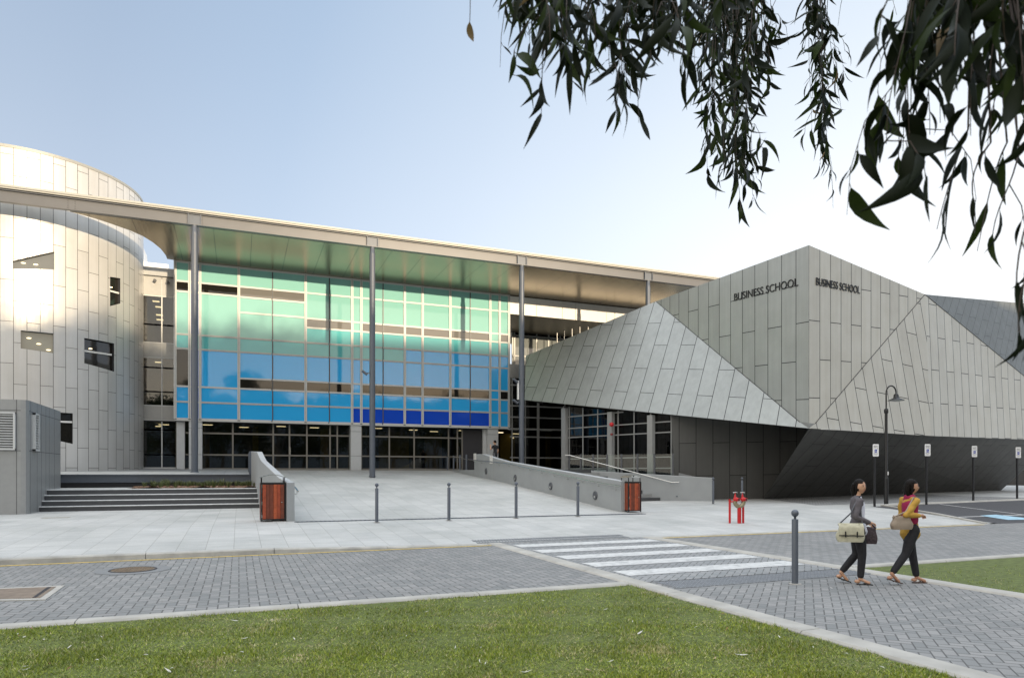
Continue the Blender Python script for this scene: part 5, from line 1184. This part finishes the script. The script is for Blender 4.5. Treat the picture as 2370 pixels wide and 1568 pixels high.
def person(label, loc, yaw, sc, P, cols, kind):
    r = thing('person', label, 'person', loc); MT = Matrix.Translation(Vector(loc))@Matrix.Rotation(yaw, 4, 'Z')@Matrix.Scale(sc, 4)
    T_ = lambda vs: [MT@Vector(v) for v in vs]
    J = {k: Vector(v) for k, v in P.items() if k[0] != '_'}
    def build(name, vs, fs, mat, parent=r, extra=None):
        mb = MB(); mb.mesh(T_(vs), fs, 0, True)
        if extra: extra(mb)
        return mb.build(name, mat, parent)
    # body
    bm = MB(); chain(bm, [(0, 0, .88), (0, 0, 1.0), (0, 0, 1.12), (-.005, 0, 1.22), (-.01, 0, 1.30)], [.125, .10, .105, .118, .075])
    chain(bm, [(-.01, 0, 1.29), (.0, 0, 1.36), (.015, 0, 1.45)], [.055, .046, .048])
    for s in 'RL':
        chain(bm, [Vector((-.01, 0, 1.27)).lerp(J['sh'+s], .5), J['sh'+s], J['sh'+s].lerp(J['el'+s], .5), J['el'+s], J['el'+s].lerp(J['wr'+s], .35), J['wr'+s], J['ha'+s]], [.06, .047, .041, .033, .034, .022, .027])
        chain(bm, [J['hi'+s], J['hi'+s].lerp(J['kn'+s], .5), J['kn'+s], J['kn'+s].lerp(J['an'+s], .35), J['an'+s], J['to'+s]], [.085, .07, .05, .048, .032, .026])
    vs, fs = merge(bm, .010, 5, squash)
    hc = Vector((.028, 0, 1.49)); hy_ = radians(P.get('_head', (0,))[0]) if isinstance(P.get('_head'), tuple) else 0
    HM = Matrix.Translation(hc)@Matrix.Rotation(hy_, 4, 'Z')
    def headfn(p):
        q = p.copy(); t = clamp((-q.z)/.11)
        q.y *= 1-.38*t*t; q.x = q.x*(1-.20*t*t)+(.012*t if q.x > 0 else .0)
        if q.x > .05 and abs(q.y) < .02: q.x += .016*math.exp(-((q.z+.015)/.022)**2)*(1-abs(q.y)/.02)
        return q
    def ex(mb):
        mb.ball((0, 0, 0), (.088, .072, .112), 28, 0, mat=MT@HM, fn=headfn)
        for s in (-1, 1): mb.ball((0, 0, 0), (.012, .008, .022), 8, 0, mat=MT@HM@Matrix.Translation((-.005, s*.071, -.01)))
        for s in 'RL':                      # fingers and thumb
            w_, h_ = J['wr'+s], J['ha'+s]; d = (h_-w_).normalized(); side = d.cross(Vector((0, 0, 1))).normalized() if abs(d.z) < .9 else Vector((1, 0, 0)); dn = side.cross(d).normalized()
            if dn.z > 0: dn = -dn
            for k, L in ((-1.5, .062), (-.5, .072), (.5, .068), (1.5, .052)):
                b0 = h_+side*k*.014; pts = [b0, b0+d*L*.5+dn*.006, b0+d*L*.8+dn*.025, b0+d*L*.8+dn*.045]; mb.tube(T_(pts), [.0085*sc, .008*sc, .0075*sc, .005*sc], 6)
            sd = -1 if s == 'R' else 1; b0 = w_.lerp(h_, .45)+side*.022*sd; mb.tube(T_([b0, b0+side*.022*sd+d*.02, b0+side*.024*sd+d*.045+dn*.01]), [.010*sc, .009*sc, .006*sc], 6)
            a_, t_ = J['an'+s], J['to'+s]; hl = a_+(a_-t_).normalized()*.045; hl.z = min(a_.z, t_.z+.02) if a_.z < .13 else a_.z-.06
            mb.ball((0, 0, 0), (.045, .032, .03), 10, 0, mat=MT@Matrix.Translation(hl))
    body = build('body', vs, fs, cols['skin'], extra=ex)
    fm = MB()
    for s in (-1, 1):
        fm.ball((0, 0, 0), (.006, .013, .006), 8, 0, mat=MT@HM@Matrix.Translation((.080, s*.028, .008))); fm.ball((0, 0, 0), (.005, .018, .0035), 8, 0, mat=MT@HM@Matrix.Translation((.080, s*.029, .028)))
    fm.build('eyes', m_blk, body); fm = MB(); fm.ball((0, 0, 0), (.008, .021, .007), 8, 0, mat=MT@HM@Matrix.Translation((.076, 0, -.055))); fm.build('lips', cols['lips'], body)
    # hair
    def hairfn(p):
        q = p.copy(); return q
    hb = MB(); hb.ball((0, 0, 0), (.094, .078, .113), 24, 0, mat=HM@Matrix.Translation((-.010, 0, .010)), fn=None)
    keep = []
    inv = HM.inverted()
    for f in hb.f:
        c = sum((Vector(hb.v[i]) for i in f), Vector())/len(f); q = inv@c
        lim = .022 if kind != 'man' else .01
        if not (q.x > lim and q.z < .068-.35*abs(q.y)) and not (kind == 'man' and q.z < -.02): keep.append(f)
    hb.f = keep; hb.m = [0]*len(keep); hb.sm = [True]*len(keep); hb.uv = [[(0, 0)]*len(f) for f in keep]
    hb.v = [tuple(MT@Vector(v)) for v in hb.v]
    if kind != 'man':
        for s in (-1, 0, 1):
            hb.tube([MT@(HM@Vector(p)) for p in ((-.05, s*.045, .04), (-.075, s*.05, -.05), (-.072+.02*abs(s), s*.058, -.13), (-.06+.03*abs(s), s*.045, -.20))], [.042*sc, .042*sc, .032*sc, .008*sc], 12)
        for s in (-1, 1): hb.tube([MT@(HM@Vector(p)) for p in ((.0, s*.055, .06), (.0, s*.068, .0), (-.012, s*.068, -.08), (-.025, s*.06, -.15))], [.026*sc, .016*sc, .018*sc, .006*sc], 10)
    hb.build('hair', cols['hair'], r)
    # trousers
    bm = MB(); chain(bm, [(0, 0, .87), (0, 0, .97)], [.130, .112])
    for s in 'RL':
        kn, an = J['kn'+s], J['an'+s]; chain(bm, [J['hi'+s], J['hi'+s].lerp(kn, .5), kn, kn.lerp(an, .35), kn.lerp(an, .86)], [.098, .082, .062, .058, .050])
    vs, fs = merge(bm, .011, 5, squash); build('trousers', vs, fs, cols['legs'])
    # top with sleeves
    hem = P.get('_hem', (.86,))[0]; sl_ = P.get('_sleeve', (1.0,))[0]
    bm = MB(); chain(bm, [(0, 0, hem+.02), (0, 0, 1.0), (0, 0, 1.12), (-.005, 0, 1.22), (-.01, 0, 1.30)], [.142, .118, .118, .130, .080])
    for s in 'RL':
        el = J['el'+s]; chain(bm, [Vector((-.01, 0, 1.27)).lerp(J['sh'+s], .5), J['sh'+s], J['sh'+s].lerp(el, .5)], [.072, .060, .054])
        if sl_ > .5: chain(bm, [J['sh'+s].lerp(el, .5), el, el.lerp(J['wr'+s], .4), el.lerp(J['wr'+s], .9)], [.054, .047, .045, .036])
    vs, fs = merge(bm, .011, 5, squash)
    rn = random.Random(len(label)); vs = [v+Vector((sin(v.z*38+v.y*21), cos(v.z*33+v.x*25), 0))*.005 for v in vs]
    if kind == 'cardigan':
        # jacket open at the front over a white shirt
        F = [f for f in fs if not (sum(vs[i].x for i in f)/len(f) > .045 and abs(sum(vs[i].y for i in f)/len(f)) < .085 and sum(vs[i].z for i in f)/len(f) < 1.36)]
        big = [Vector((v.x*1.06-.004, v.y*1.04, v.z)) for v in vs]; build('cardigan', big, F, cols['top'])
        bm = MB(); chain(bm, [(.02, 0, .84), (.02, 0, 1.0), (.02, 0, 1.2), (.01, 0, 1.28)], [.134, .113, .124, .08]); v2, f2 = merge(bm, .012, 5, squash); sh = build('shirt', v2, f2, cols['shirt'])
        pm = MB(); pm.ball((0, 0, 0), (.012, .05, .06), 12, 0, mat=MT@Matrix.Translation((.085, .0, 1.13))); pm.build('shirt_print', cols['print'], sh)
    else: build('top', vs, fs, cols['top'])
    if kind == 'vest':
        bm = MB(); chain(bm, [(0, 0, .99), (0, 0, 1.1), (0, 0, 1.2), (-.005, 0, 1.29)], [.146, .134, .146, .105]); chain(bm, [(-.005, -.10, 1.27), (-.005, .10, 1.27)], [.07, .07]); v2, f2 = merge(bm, .012, 5, squash); build('vest', v2, f2, cols['vest'])
    # sandals
    if kind != 'man':
        for s in 'RL':
            a_, t_ = J['an'+s], J['to'+s]; sb = MB(); d = (t_-a_); d.z = 0; d.normalize(); tip = t_+d*.05; 
            heel = Vector((a_.x, a_.y, 0))-d*.05; pit = a_.z > .12
            z0_, z1_s = (a_.z-.085 if pit else .006), .006
            A_ = Vector((heel.x, heel.y, z0_)); B_2 = Vector((tip.x, tip.y, z1_s if not pit else max(.004, t_.z-.03)))
            sb.bar(MT@A_, MT@B_2, .075*sc, .014*sc); m1 = A_.lerp(B_2, .72); sd_ = Vector((-d.y, d.x, 0))
            for q in (-1, 1): sb.tube([MT@(m1+Vector((0, 0, .035))), MT@(m1-d*.06+sd_*q*.036+Vector((0, 0, .006)))], .006, 6)
            sb.build('sandal', cols['sandal'], r)
    else:
        for s in 'RL':
            a_, t_ = J['an'+s], J['to'+s]; sb = MB(); sb.ball((0, 0, 0), (.14, .05, .05), 12, 0, mat=MT@Matrix.Translation((a_.lerp(t_, .45)).to_tuple())); sb.build('shoe', m_blk, r)
    return r, MT
sk = M('skin_tone', (0.52, 0.30, 0.19), .5, 0, .05, 10); sk2 = M('skin_tone_warm', (0.46, 0.25, 0.16), .5, 0, .05, 10); hair = M('black_hair', (0.008, 0.006, 0.005), .6, 0, .3, 60, spec=.15)
lips = M('lip_pink', (.42, .12, .10), .4)
jean = M('black_cotton', (0.012, 0.012, 0.015), .8, 0, .2, 20)
base = dict(shR=(-.01, -.155, 1.275), shL=(-.01, .155, 1.275), hiR=(0, -.08, .84), hiL=(0, .08, .84))
w1 = dict(base, elR=(-.07, -.20, 1.04), wrR=(.12, -.17, .95), haR=(.17, -.15, .945), elL=(.0, .20, 1.03), wrL=(.16, .15, .93), haL=(.20, .13, .91),
          knR=(.045, -.08, .46), anR=(.02, -.075, .085), toR=(.14, -.075, .03), knL=(.0, .08, .45), anL=(-.22, .07, .16), toL=(-.135, .07, .045), _hem=(.82,), _head=(-48,))
c1 = dict(skin=sk, hair=hair, lips=lips, legs=jean, top=M('grey_cardigan', (0.105, 0.095, 0.105), .85, 0, .12, 30), shirt=M('white_tee', (.66, .68, .76), .8, 0, .05, 20), print=M('shirt_print', (.09, .09, .12), .7, 0, .8, 40), sandal=m_blk)
g1 = gz_(1985, 1350, 0); ya = -TH-radians(14)
pw1, MT1 = person('black haired woman in a grey cardigan over a white tee, walking with a satchel', (g1.x, g1.y, 0), ya, 1.0, w1, c1, 'cardigan')
w2 = dict(base, elR=(-.20, -.20, 1.07), wrR=(.02, -.21, 1.06), haR=(.07, -.19, 1.06), elL=(-.02, .19, 1.06), wrL=(.16, .10, 1.04), haL=(.2, .06, 1.04),
          knR=(-.12, -.08, .47), anR=(-.34, -.075, .17), toR=(-.23, -.075, .05), knL=(.09, .08, .46), anL=(.16, .075, .085), toL=(.285, .07, .03), _hem=(.76,), _head=(-22,))
c2 = dict(skin=sk2, hair=hair, lips=lips, legs=jean, top=M('mustard_knit', (0.46, 0.27, 0.045), .85, 0, .1, 30), vest=M('magenta_vest', (0.30, 0.008, 0.065), .75, 0, .1, 25), sandal=M('brown_sandal', (.06, .03, .02), .6))
g2 = gz_(2106, 1350, 0)
pw2, MT2 = person('woman with black hair in a magenta vest over a mustard long sleeved top, striding', (g2.x, g2.y, 0), -TH+radians(4), 1.0, w2, c2, 'vest')
w3 = dict(base, elR=(-.03, -.21, 1.05), wrR=(.06, -.24, .86), haR=(.08, -.24, .79), elL=(.12, .22, 1.10), wrL=(.22, .16, 1.28), haL=(.24, .13, 1.34),
          knR=(.10, -.08, .47), anR=(.10, -.075, .08), toR=(.22, -.075, .03), knL=(-.03, .08, .45), anL=(-.18, .07, .15), toL=(-.1, .07, .05), _hem=(.82,), _sleeve=(0,), _head=(10,))
c3 = dict(skin=sk, hair=hair, lips=lips, legs=M('grey_check_cotton', (0.10, .10, .11), .8, 0, .5, 20), top=M('black_tee', (.012, .012, .014), .8, 0, .1, 20))
g3 = O3+ray(1146, 1017)*38.6
pw3, MT3 = person('person in a black tee walking away behind the high end of the ramp wall', (g3.x, g3.y, 1.887), radians(118), 1.04, w3, c3, 'man')
# bags
def slung_bag(name, label, MT, c, size, mat, strap_top, flap=True, par=None):
    o0 = MT@Vector(c); r = thing(name, label, 'bag', tuple(o0)); L = MT@Matrix.Translation(Vector(c)); w, d, h = size; mb = MB(); n = 10
    def bf(p):
        q = p.copy(); e_ = 2.6
        return q
    vs = []; rows = 9; ns = 24
    for j in range(rows):
        t = j/(rows-1); z = -h/2+h*t; k = (.78+.22*sin(pi*min(1, t*1.25+.12)))*(1 if t < .95 else .9)
        for i in range(ns):
            a_ = 2*pi*i/ns; cx = abs(cos(a_))**.45*(1 if cos(a_) > 0 else -1); sy = abs(sin(a_))**.6*(1 if sin(a_) > 0 else -1)
            vs.append(L@Vector((cx*w/2*k, sy*d/2*k, z+.018*sin(i*1.9)*(t > .8)-.02*(1-abs(cx))*(t > .9))))
    mb.mesh(vs, [(j*ns+i, j*ns+(i+1) % ns, (j+1)*ns+(i+1) % ns, (j+1)*ns+i) for j in range(rows-1) for i in range(ns)], 0, True); mb.poly(vs[:ns][::-1]); mb.poly(vs[-ns:]); mb.build('pouch', mat, r)
    if flap:
        mb = MB(); vs = []
        for j in range(6):
            t = j/5
            for i in range(9):
                x = (i/8-.5)*w*.86; vs.append(L@Vector((x, -d/2*.95-.012-.006*sin(t*3), h/2-.0-t*h*.62-.01*sin(i)))) if j else vs.append(L@Vector((x, -d*.1, h/2+.012)))
        mb.mesh(vs, [(j*9+i, j*9+i+1, (j+1)*9+i+1, (j+1)*9+i) for j in range(5) for i in range(8)], 0, True); mb.build('flap', mat, r)
        mb = MB()
        for x in (-w*.2, w*.2): mb.bar(L@Vector((x, -d/2-.016, h*.1)), L@Vector((x, -d/2-.016, -h*.22)), .022, .006, up=(0, 1, 0))
        mb.bar(L@Vector((-w*.43, -d/2-.02, -h*.13)), L@Vector((w*.43, -d/2-.02, -h*.13)), .006, .014, up=(0, 0, 1)); mb.build('buckle_strap', m_blk, r)
    s0, s1 = MT@Vector((c[0]-w*.42, c[1], c[2]+h/2-.02)), MT@Vector((c[0]+w*.42, c[1], c[2]+h/2-.02)); tp_ = [MT@Vector(q) for q in strap_top]
    mb = MB(); mb.tube([s0]+tp_+[s1], .011, 6); mb.build('shoulder_strap', m_thin if flap else mat, r); return r
cream = M('cream_canvas', (0.48, 0.46, 0.34), .85, 0, .15, 14); beige = M('beige_leather', (0.30, 0.24, 0.18), .6, 0, .1, 10)
slung_bag('shoulder_bag', 'cream canvas satchel with dark straps hanging at the hip of the woman in grey', MT1, (-.16, -.25, .80), (.40, .14, .27), cream, [(-.14, -.22, 1.10), (-.03, -.165, 1.335), (.0, -.12, 1.35), (.0, -.2, 1.1)])
slung_bag('shoulder_bag', 'beige leather bag under the arm of the woman in the magenta vest', MT2, (-.24, -.16, .95), (.34, .12, .20), beige, [(-.20, -.2, 1.12), (-.05, -.16, 1.335), (-.02, -.13, 1.34), (-.1, -.2, 1.12)], flap=False)
slung_bag('hand_bag', 'dark patterned bag hanging from the forearm of the woman in grey', MT1, (.20, .10, .74), (.20, .10, .26), M('dark_check_bag', (.055, .04, .045), .8, 0, .6, 30), [(.15, .12, .93), (.2, .12, .935)], flap=False)

# ================================================================== TREES BEHIND THE VIEWER (their shade falls on the place, the glass mirrors them)
fol = []
for i, c in enumerate(((0.05, 0.075, 0.03), (0.08, 0.10, 0.04), (0.035, 0.055, 0.025))): fol.append(M('foliage_%s' % ('mid', 'light', 'dark')[i], c, .6, 0, .3, 1.5))
bark = M('grey_bark', (0.22, 0.19, 0.16), .9, 0, .25, 4, .6)
def bgtree(x, y, H_, W_, seed, label):
    rnd = random.Random(seed); r = thing('tree', label, 'tree', (x, y, 0), 'tall gum trees along the far side of the lawn')
    mb = MB(); top_ = Vector((x+rnd.uniform(-.5, .5), y, H_*.62)); mb.tube([(x, y, -.2), (x, y, H_*.3), top_], [.36, .27, .15], 10); cl = []
    for k in range(19):
        a_ = rnd.uniform(0, 2*pi); q = sqrt(rnd.random())*W_*.42; z = H_*rnd.uniform(.30, .88) if k < 13 else H_*rnd.uniform(.80, .88)
        q *= 1-.5*max(0, (z/H_-.6))/.4; c = Vector((x+q*cos(a_), y+q*sin(a_), z)); rr = W_*rnd.uniform(.15, .25); rr = min(rr, H_-z-.1); cl.append((c, rr))
        if k % 3 == 0: mb.tube([(x, y, H_*.28), Vector((x, y, H_*.4)).lerp(c, .5), c], [.13, .08, .03], 6)
    mb.build('trunk', bark, r); mb = MB()
    for c, rr in cl:
        for _ in range(290):
            d = Vector((rnd.gauss(0, 1), rnd.gauss(0, 1), rnd.gauss(0, .8))).normalized(); p = c+d*rr*rnd.uniform(.35, 1.08)
            s = rnd.uniform(.12, .30); a1 = Vector((rnd.gauss(0, 1), rnd.gauss(0, 1), rnd.gauss(0, 1))).normalized()*s; a2 = a1.cross(Vector((rnd.gauss(0, 1), rnd.gauss(0, 1), rnd.gauss(0, 1)))).normalized()*s*.55
            mb.poly([p-a1, p-a2, p+a1, p+a2], rnd.choice((0, 0, 1, 2)))
    mb.build('crown', fol, r)
rr_ = random.Random(11)
TR_ = []; x = -34
while x < 74:
    h = 16.6+clamp((x-8)/30)*2.0+rr_.uniform(-.9, .8); TR_.append((x, -50+rr_.uniform(-4, 4), h, rr_.uniform(9.5, 12))); x += rr_.uniform(4.0, 5.4)
for k, (x, y, h, w) in enumerate(TR_): bgtree(x, y, h, w, 100+k, 'tall dense gum tree mirrored in the coloured glass facade')
bgtree(1.5, -46, 21.5, 8.5, 301, 'taller loose crowned gum tree standing out above the row'); bgtree(-7, -48, 20.0, 9, 302, 'taller loose crowned gum tree standing out above the row')
shade_block = thing('shade_block', 'long added block behind the trees, shaped to shade the fronts, mirrored in the windows', 'building', (20, -80, 0)); mb = MB(); sky_ = [(-60, 15.6), (8, 16.0), (36, 18.7), (100, 19.4)]  # added unseen block, skyline shaped for the shade line on the fronts
mb.prism([(-60, -84, 0)]+[(100, -84, 0)]+[(x, -84, z) for x, z in sky_[::-1]], (0, 12, 0)); mb.build('wall', M('render_blue_grey', (.30, .35, .40), .8), shade_block)
for k, (p, q) in enumerate(zip(sky_, sky_[1:])): mb = MB(); mb.mesh([(p[0], -85, p[1]), (q[0], -85, q[1]), (q[0], -71.5, q[1]), (p[0], -71.5, p[1]), (p[0], -85, p[1]+.25), (q[0], -85, q[1]+.25), (q[0], -71.5, q[1]+.25), (p[0], -71.5, p[1]+.25)], [(0, 3, 2, 1), (4, 5, 6, 7), (0, 1, 5, 4), (1, 2, 6, 5), (2, 3, 7, 6), (3, 0, 4, 7)]); mb.build('roof', m_box, shade_block)

# ================================================================== OVERHANGING GUM TREE
gt = thing('gum_tree', 'gum tree whose drooping leafy branches hang into the top of the view', 'tree', tuple(O3+Vector((CS, -SN, 0))*4.6+Vector((SN, CS, 0))*.6-Vector((0, 0, EYE))))
def cp_(px, py, t): return O3+ray(px, py)*t
def leafmat(name, col, tr):
    m, nt, b = newmat(name); T = NT(nt); oi = T.n('ShaderNodeTexCoord'); f = T.noise(oi.outputs['Object'], 9, 2)
    T.l(T.ramp(f, [(.3, tuple(c*.7 for c in col)), (.7, tuple(c*1.3 for c in col))]), b.inputs['Base Color']); b.inputs['Roughness'].default_value = .5; b.inputs['Specular IOR Level'].default_value = .12
    tl = T.n('ShaderNodeBsdfTranslucent'); tl.inputs[0].default_value = tuple(min(1, c*1.6) for c in col)+(1,); mx = T.n('ShaderNodeMixShader'); mx.inputs[0].default_value = tr
    T.l(b.outputs[0], mx.inputs[1]); T.l(tl.outputs[0], mx.inputs[2]); T.l(mx.outputs[0], nt.nodes['Material Output'].inputs['Surface']); return m
lmat = [leafmat('gum_leaf_dark', (0.008, 0.013, 0.005), .06), leafmat('gum_leaf_green', (0.022, 0.036, 0.007), .2), leafmat('gum_leaf_blue', (0.018, 0.024, 0.019), .06), leafmat('gum_leaf_dry', (.16, .11, .05), .2)]
twig = M('twig', (0.05, 0.032, 0.022), .7)
LV = MB(); TW = MB(); BR_ = MB(); rl = random.Random(5)
T0 = Vector(gt.location); limb = [T0, T0+Vector((0, 0, 2.4)), T0+Vector((-.3, .2, 4.4))]
BR_.tube([T0+Vector((0, 0, -.2)), limb[1], limb[2], T0+Vector((-.7, .3, 7))], [.24, .2, .15, .08], 14)
def branch(pts, r0, r1): n = len(pts); BR_.tube(pts, [lerp(r0, r1, i/(n-1)) for i in range(n)], 8)
h1 = cp_(1350, -420, 2.0); h2 = cp_(1690, -330, 4.0); h3 = cp_(1890, -300, 4.2); h4 = cp_(2260, -420, 1.95)
branch([limb[2], limb[2].lerp(h4, .5)+Vector((0, 0, .5)), h4], .10, .03); branch([h4, h4.lerp(h1, .5)+Vector((0, 0, .15)), h1], .03, .012)
branch([limb[2], limb[2].lerp(h3, .5)+Vector((0, 0, .6)), h3, h2, cp_(1500, -300, 4)], .10, .014)
def strand(x0, x1, ybot, t, L, spc, hub, dens=1.0, ytop=-140, r=.0022, spread=1.0, fat=1.0, side=.07):
    """a thin drooping twig from above the frame down to ybot, leaves alternate along it"""
    n = 9; pts = []; wob = rl.uniform(-1, 1); hang = 12/t
    for i in range(n+1):
        k = i/n; py = lerp(ytop, ybot, k); px = lerp(x0, x1, k**.8)+wob*26/t*sin(k*5+wob*3); pts.append(cp_(px, py, t*(1+.03*sin(k*4+wob*5))))
    TW.tube([hub.lerp(pts[0], .4)+Vector((0, 0, .05))]+pts, [r*1.6]+[r*(1-.6*i/n) for i in range(n+1)], 5, caps=False)
    tot = sum((pts[i+1]-pts[i]).length for i in range(n)); d = .02; ph1 = rl.uniform(0, 6.28); gapf = rl.uniform(9, 16)
    while d < tot:
        a_ = 0; i = 0; q = d
        while i < n-1 and q > (pts[i+1]-pts[i]).length: q -= (pts[i+1]-pts[i]).length; i += 1
        p = pts[i].lerp(pts[i+1], min(1, q/((pts[i+1]-pts[i]).length+1e-6)))
        if rl.random() < dens*(.55+.75*(sin(d*gapf+ph1) > -.35)):
            def leaf(p, L_):
                az = rl.uniform(0, 2*pi); tilt = (rl.uniform(.05, .7) if rl.random() < .85 else rl.uniform(.7, 1.4))*spread; dd = Vector((cos(az)*sin(tilt), sin(az)*sin(tilt), -cos(tilt))); na = rl.uniform(0, 2*pi); nr = Vector((cos(na), sin(na), rl.uniform(-.3, .3))); l = L_*rl.uniform(.55, 1.25)
                st_ = p+dd*.012; TW.tube([p, st_], r*.5, 4, caps=False)
                mi = rl.choices((0, 1, 2, 3), (6, 2.8, 1.2, .07))[0]; leaf_shape(LV, st_, dd, nr, l, l*rl.uniform(.17, .28)*fat, rl.uniform(-.8, .8), mi, 6)
            if rl.random() < side:
                az = rl.uniform(0, 2*pi); bl_2 = L*rl.uniform(.9, 2.0); out = Vector((cos(az), sin(az), 0)); q3 = [p, p+out*bl_2*.35+Vector((0, 0, -bl_2*.15)), p+out*bl_2*.55+Vector((0, 0, -bl_2*.55)), p+out*bl_2*.6+Vector((0, 0, -bl_2))]
                if bl_2/t*FOC < 900: TW.tube(q3, [r*.7, r*.6, r*.5, r*.3], 4, caps=False)
                for qq in range(rl.choice((3, 4, 5))): k3 = rl.uniform(.25, 1); i3 = min(2, int(k3*3)); leaf(q3[i3].lerp(q3[i3+1], k3*3-i3), L*.95)
            else: leaf(p, L)
        d += spc*rl.uniform(.6, 1.4)
def interp(tab, x):
    for (a_, ya_), (b_2, yb_) in zip(tab, tab[1:]):
        if x <= b_2: return lerp(ya_, yb_, clamp((x-a_)/(b_2-a_)))
    return tab[-1][1]
# centre curtain, near, large leaves; contour = how low it hangs
c1t = [(1140, 20), (1175, 70), (1200, 40), (1245, 170), (1290, 195), (1340, 190), (1375, 215), (1440, 225), (1470, 150), (1520, 110), (1560, 150), (1600, 60)]
for i in range(33):
    x = rl.uniform(1175, 1600); yb = interp(c1t, x)-rl.uniform(0, 110)**1.0*rl.random(); t = rl.uniform(1.7, 3.0); strand(x+rl.uniform(-20, 20), x, max(-60, yb-.06*FOC/t), t, .12, .026, h1, ytop=-130)
# second curtain, farther, finer
c2t = [(1585, 180), (1615, 330), (1640, 400), (1680, 415), (1720, 400), (1750, 330), (1790, 160)]
for i in range(23):
    x = rl.uniform(1600, 1785); k = rl.random()**.6; yb = interp(c2t, x)*(1-.75*rl.random()**2.2); x0 = lerp(1670, x, .75); t = rl.uniform(3.2, 4.6); strand(x0+rl.uniform(-25, 25), x+rl.uniform(-14, 14), yb-.05*FOC/t, t, .115, .040, h2, ytop=-90, spread=1.0, fat=1.2)
for x, yb in ((1712, 455),): strand(1700, 1714, 490, 3.6, .14, .09, h2, ytop=300, spread=.2, fat=1.2, side=0)
for i in range(8):
    x = rl.uniform(1875, 1930); yb = rl.choice((250, 300, 340, 400)); t = rl.uniform(3.4, 4.4); strand(1905+rl.uniform(-30, 30), x+rl.uniform(-15, 15), yb-.05*FOC/t, t, .12, .055, h3, ytop=-60, spread=1.1, fat=1.25)
strand(1890, 1925, 395, 4.0, .11, .04, h3, ytop=120); strand(1880, 1945, 250, 4.0, .11, .05, h3)
for i in range(10): x = rl.uniform(1560, 1930); strand(x, x+rl.uniform(-60, 60), rl.uniform(0, 90), rl.uniform(3.2, 4.5), .10, .055, h2, dens=.55, ytop=-120)
for x0, x1, yb in ((1985, 1935, 60), (2040, 2075, 35), (1780, 1700, 200), (1830, 1740, 160)): strand(x0, x1, yb, 3.8, .11, .09, h3, dens=.5, ytop=-80)
for i in range(7): x = rl.uniform(1640, 1760); strand(x, x+rl.uniform(-15, 15), rl.uniform(395, 425), rl.uniform(3.4, 4.4), .12, .05, h2, ytop=-80, spread=1.0, fat=1.3, dens=.8)
# right curtain, near, large and blurred
c4t = [(2040, 330), (2080, 380), (2120, 390), (2160, 300), (2200, 330), (2250, 370), (2300, 360), (2400, 420)]
for i in range(16):
    x = 2070+345*rl.random()**.7; yb = interp(c4t, x)*(1-.8*rl.random()**1.3); t = rl.uniform(1.3, 2.0); x0 = lerp(2250, x, .55)+rl.uniform(-20, 20); strand(x0, x, yb-.02*FOC/t, t, .10, .042, h4, ytop=-150, spread=1.0, dens=.75, fat=1.35, side=.06)
for i in range(6): x = rl.uniform(2055, 2125); strand(x+50, x, rl.uniform(330, 420), rl.uniform(1.6, 2.0), .125, .05, h4, ytop=-150, fat=1.4, spread=.8)
for i in range(10): x = rl.uniform(2120, 2420); strand(x, x+rl.uniform(-20, 20), rl.uniform(20, 130), rl.uniform(1.4, 2.0), .12, .034, h4, ytop=-150, fat=1.35)
for x0, x1, yt, yb in ((2240, 2170, 300, 590), (2290, 2240, 330, 600), (2330, 2260, 330, 640), (2350, 2300, 350, 650)): strand(x0, x1, yb-60, 1.7, .12, .10, h4, ytop=yt, spread=.5, dens=.75)
for x0, x1, yt, yb in ((2392, 2352, 420, 800), (2395, 2375, 400, 760), (2420, 2385, 420, 860)): strand(x0, x1, yb, 1.3, .10, .08, h4, ytop=yt, spread=.6, dens=.9)
# the lone dry leaf on a thread
TW.tube([h1.lerp(cp_(1089, -60, 2.1), .9), cp_(1089, -60, 2.1), cp_(1088, 30, 2.1), cp_(1087, 52, 2.1)], .0012, 5, caps=False)
leaf_shape(LV, cp_(1087, 50, 2.1), Vector((-.05, 0, -1)), Vector((.3, 1, 0)), .062, .026, .25, 3, 6)
LV.build('foliage', lmat, gt); TW.build('twigs', twig, gt); BR_.build('trunk', bark, gt)
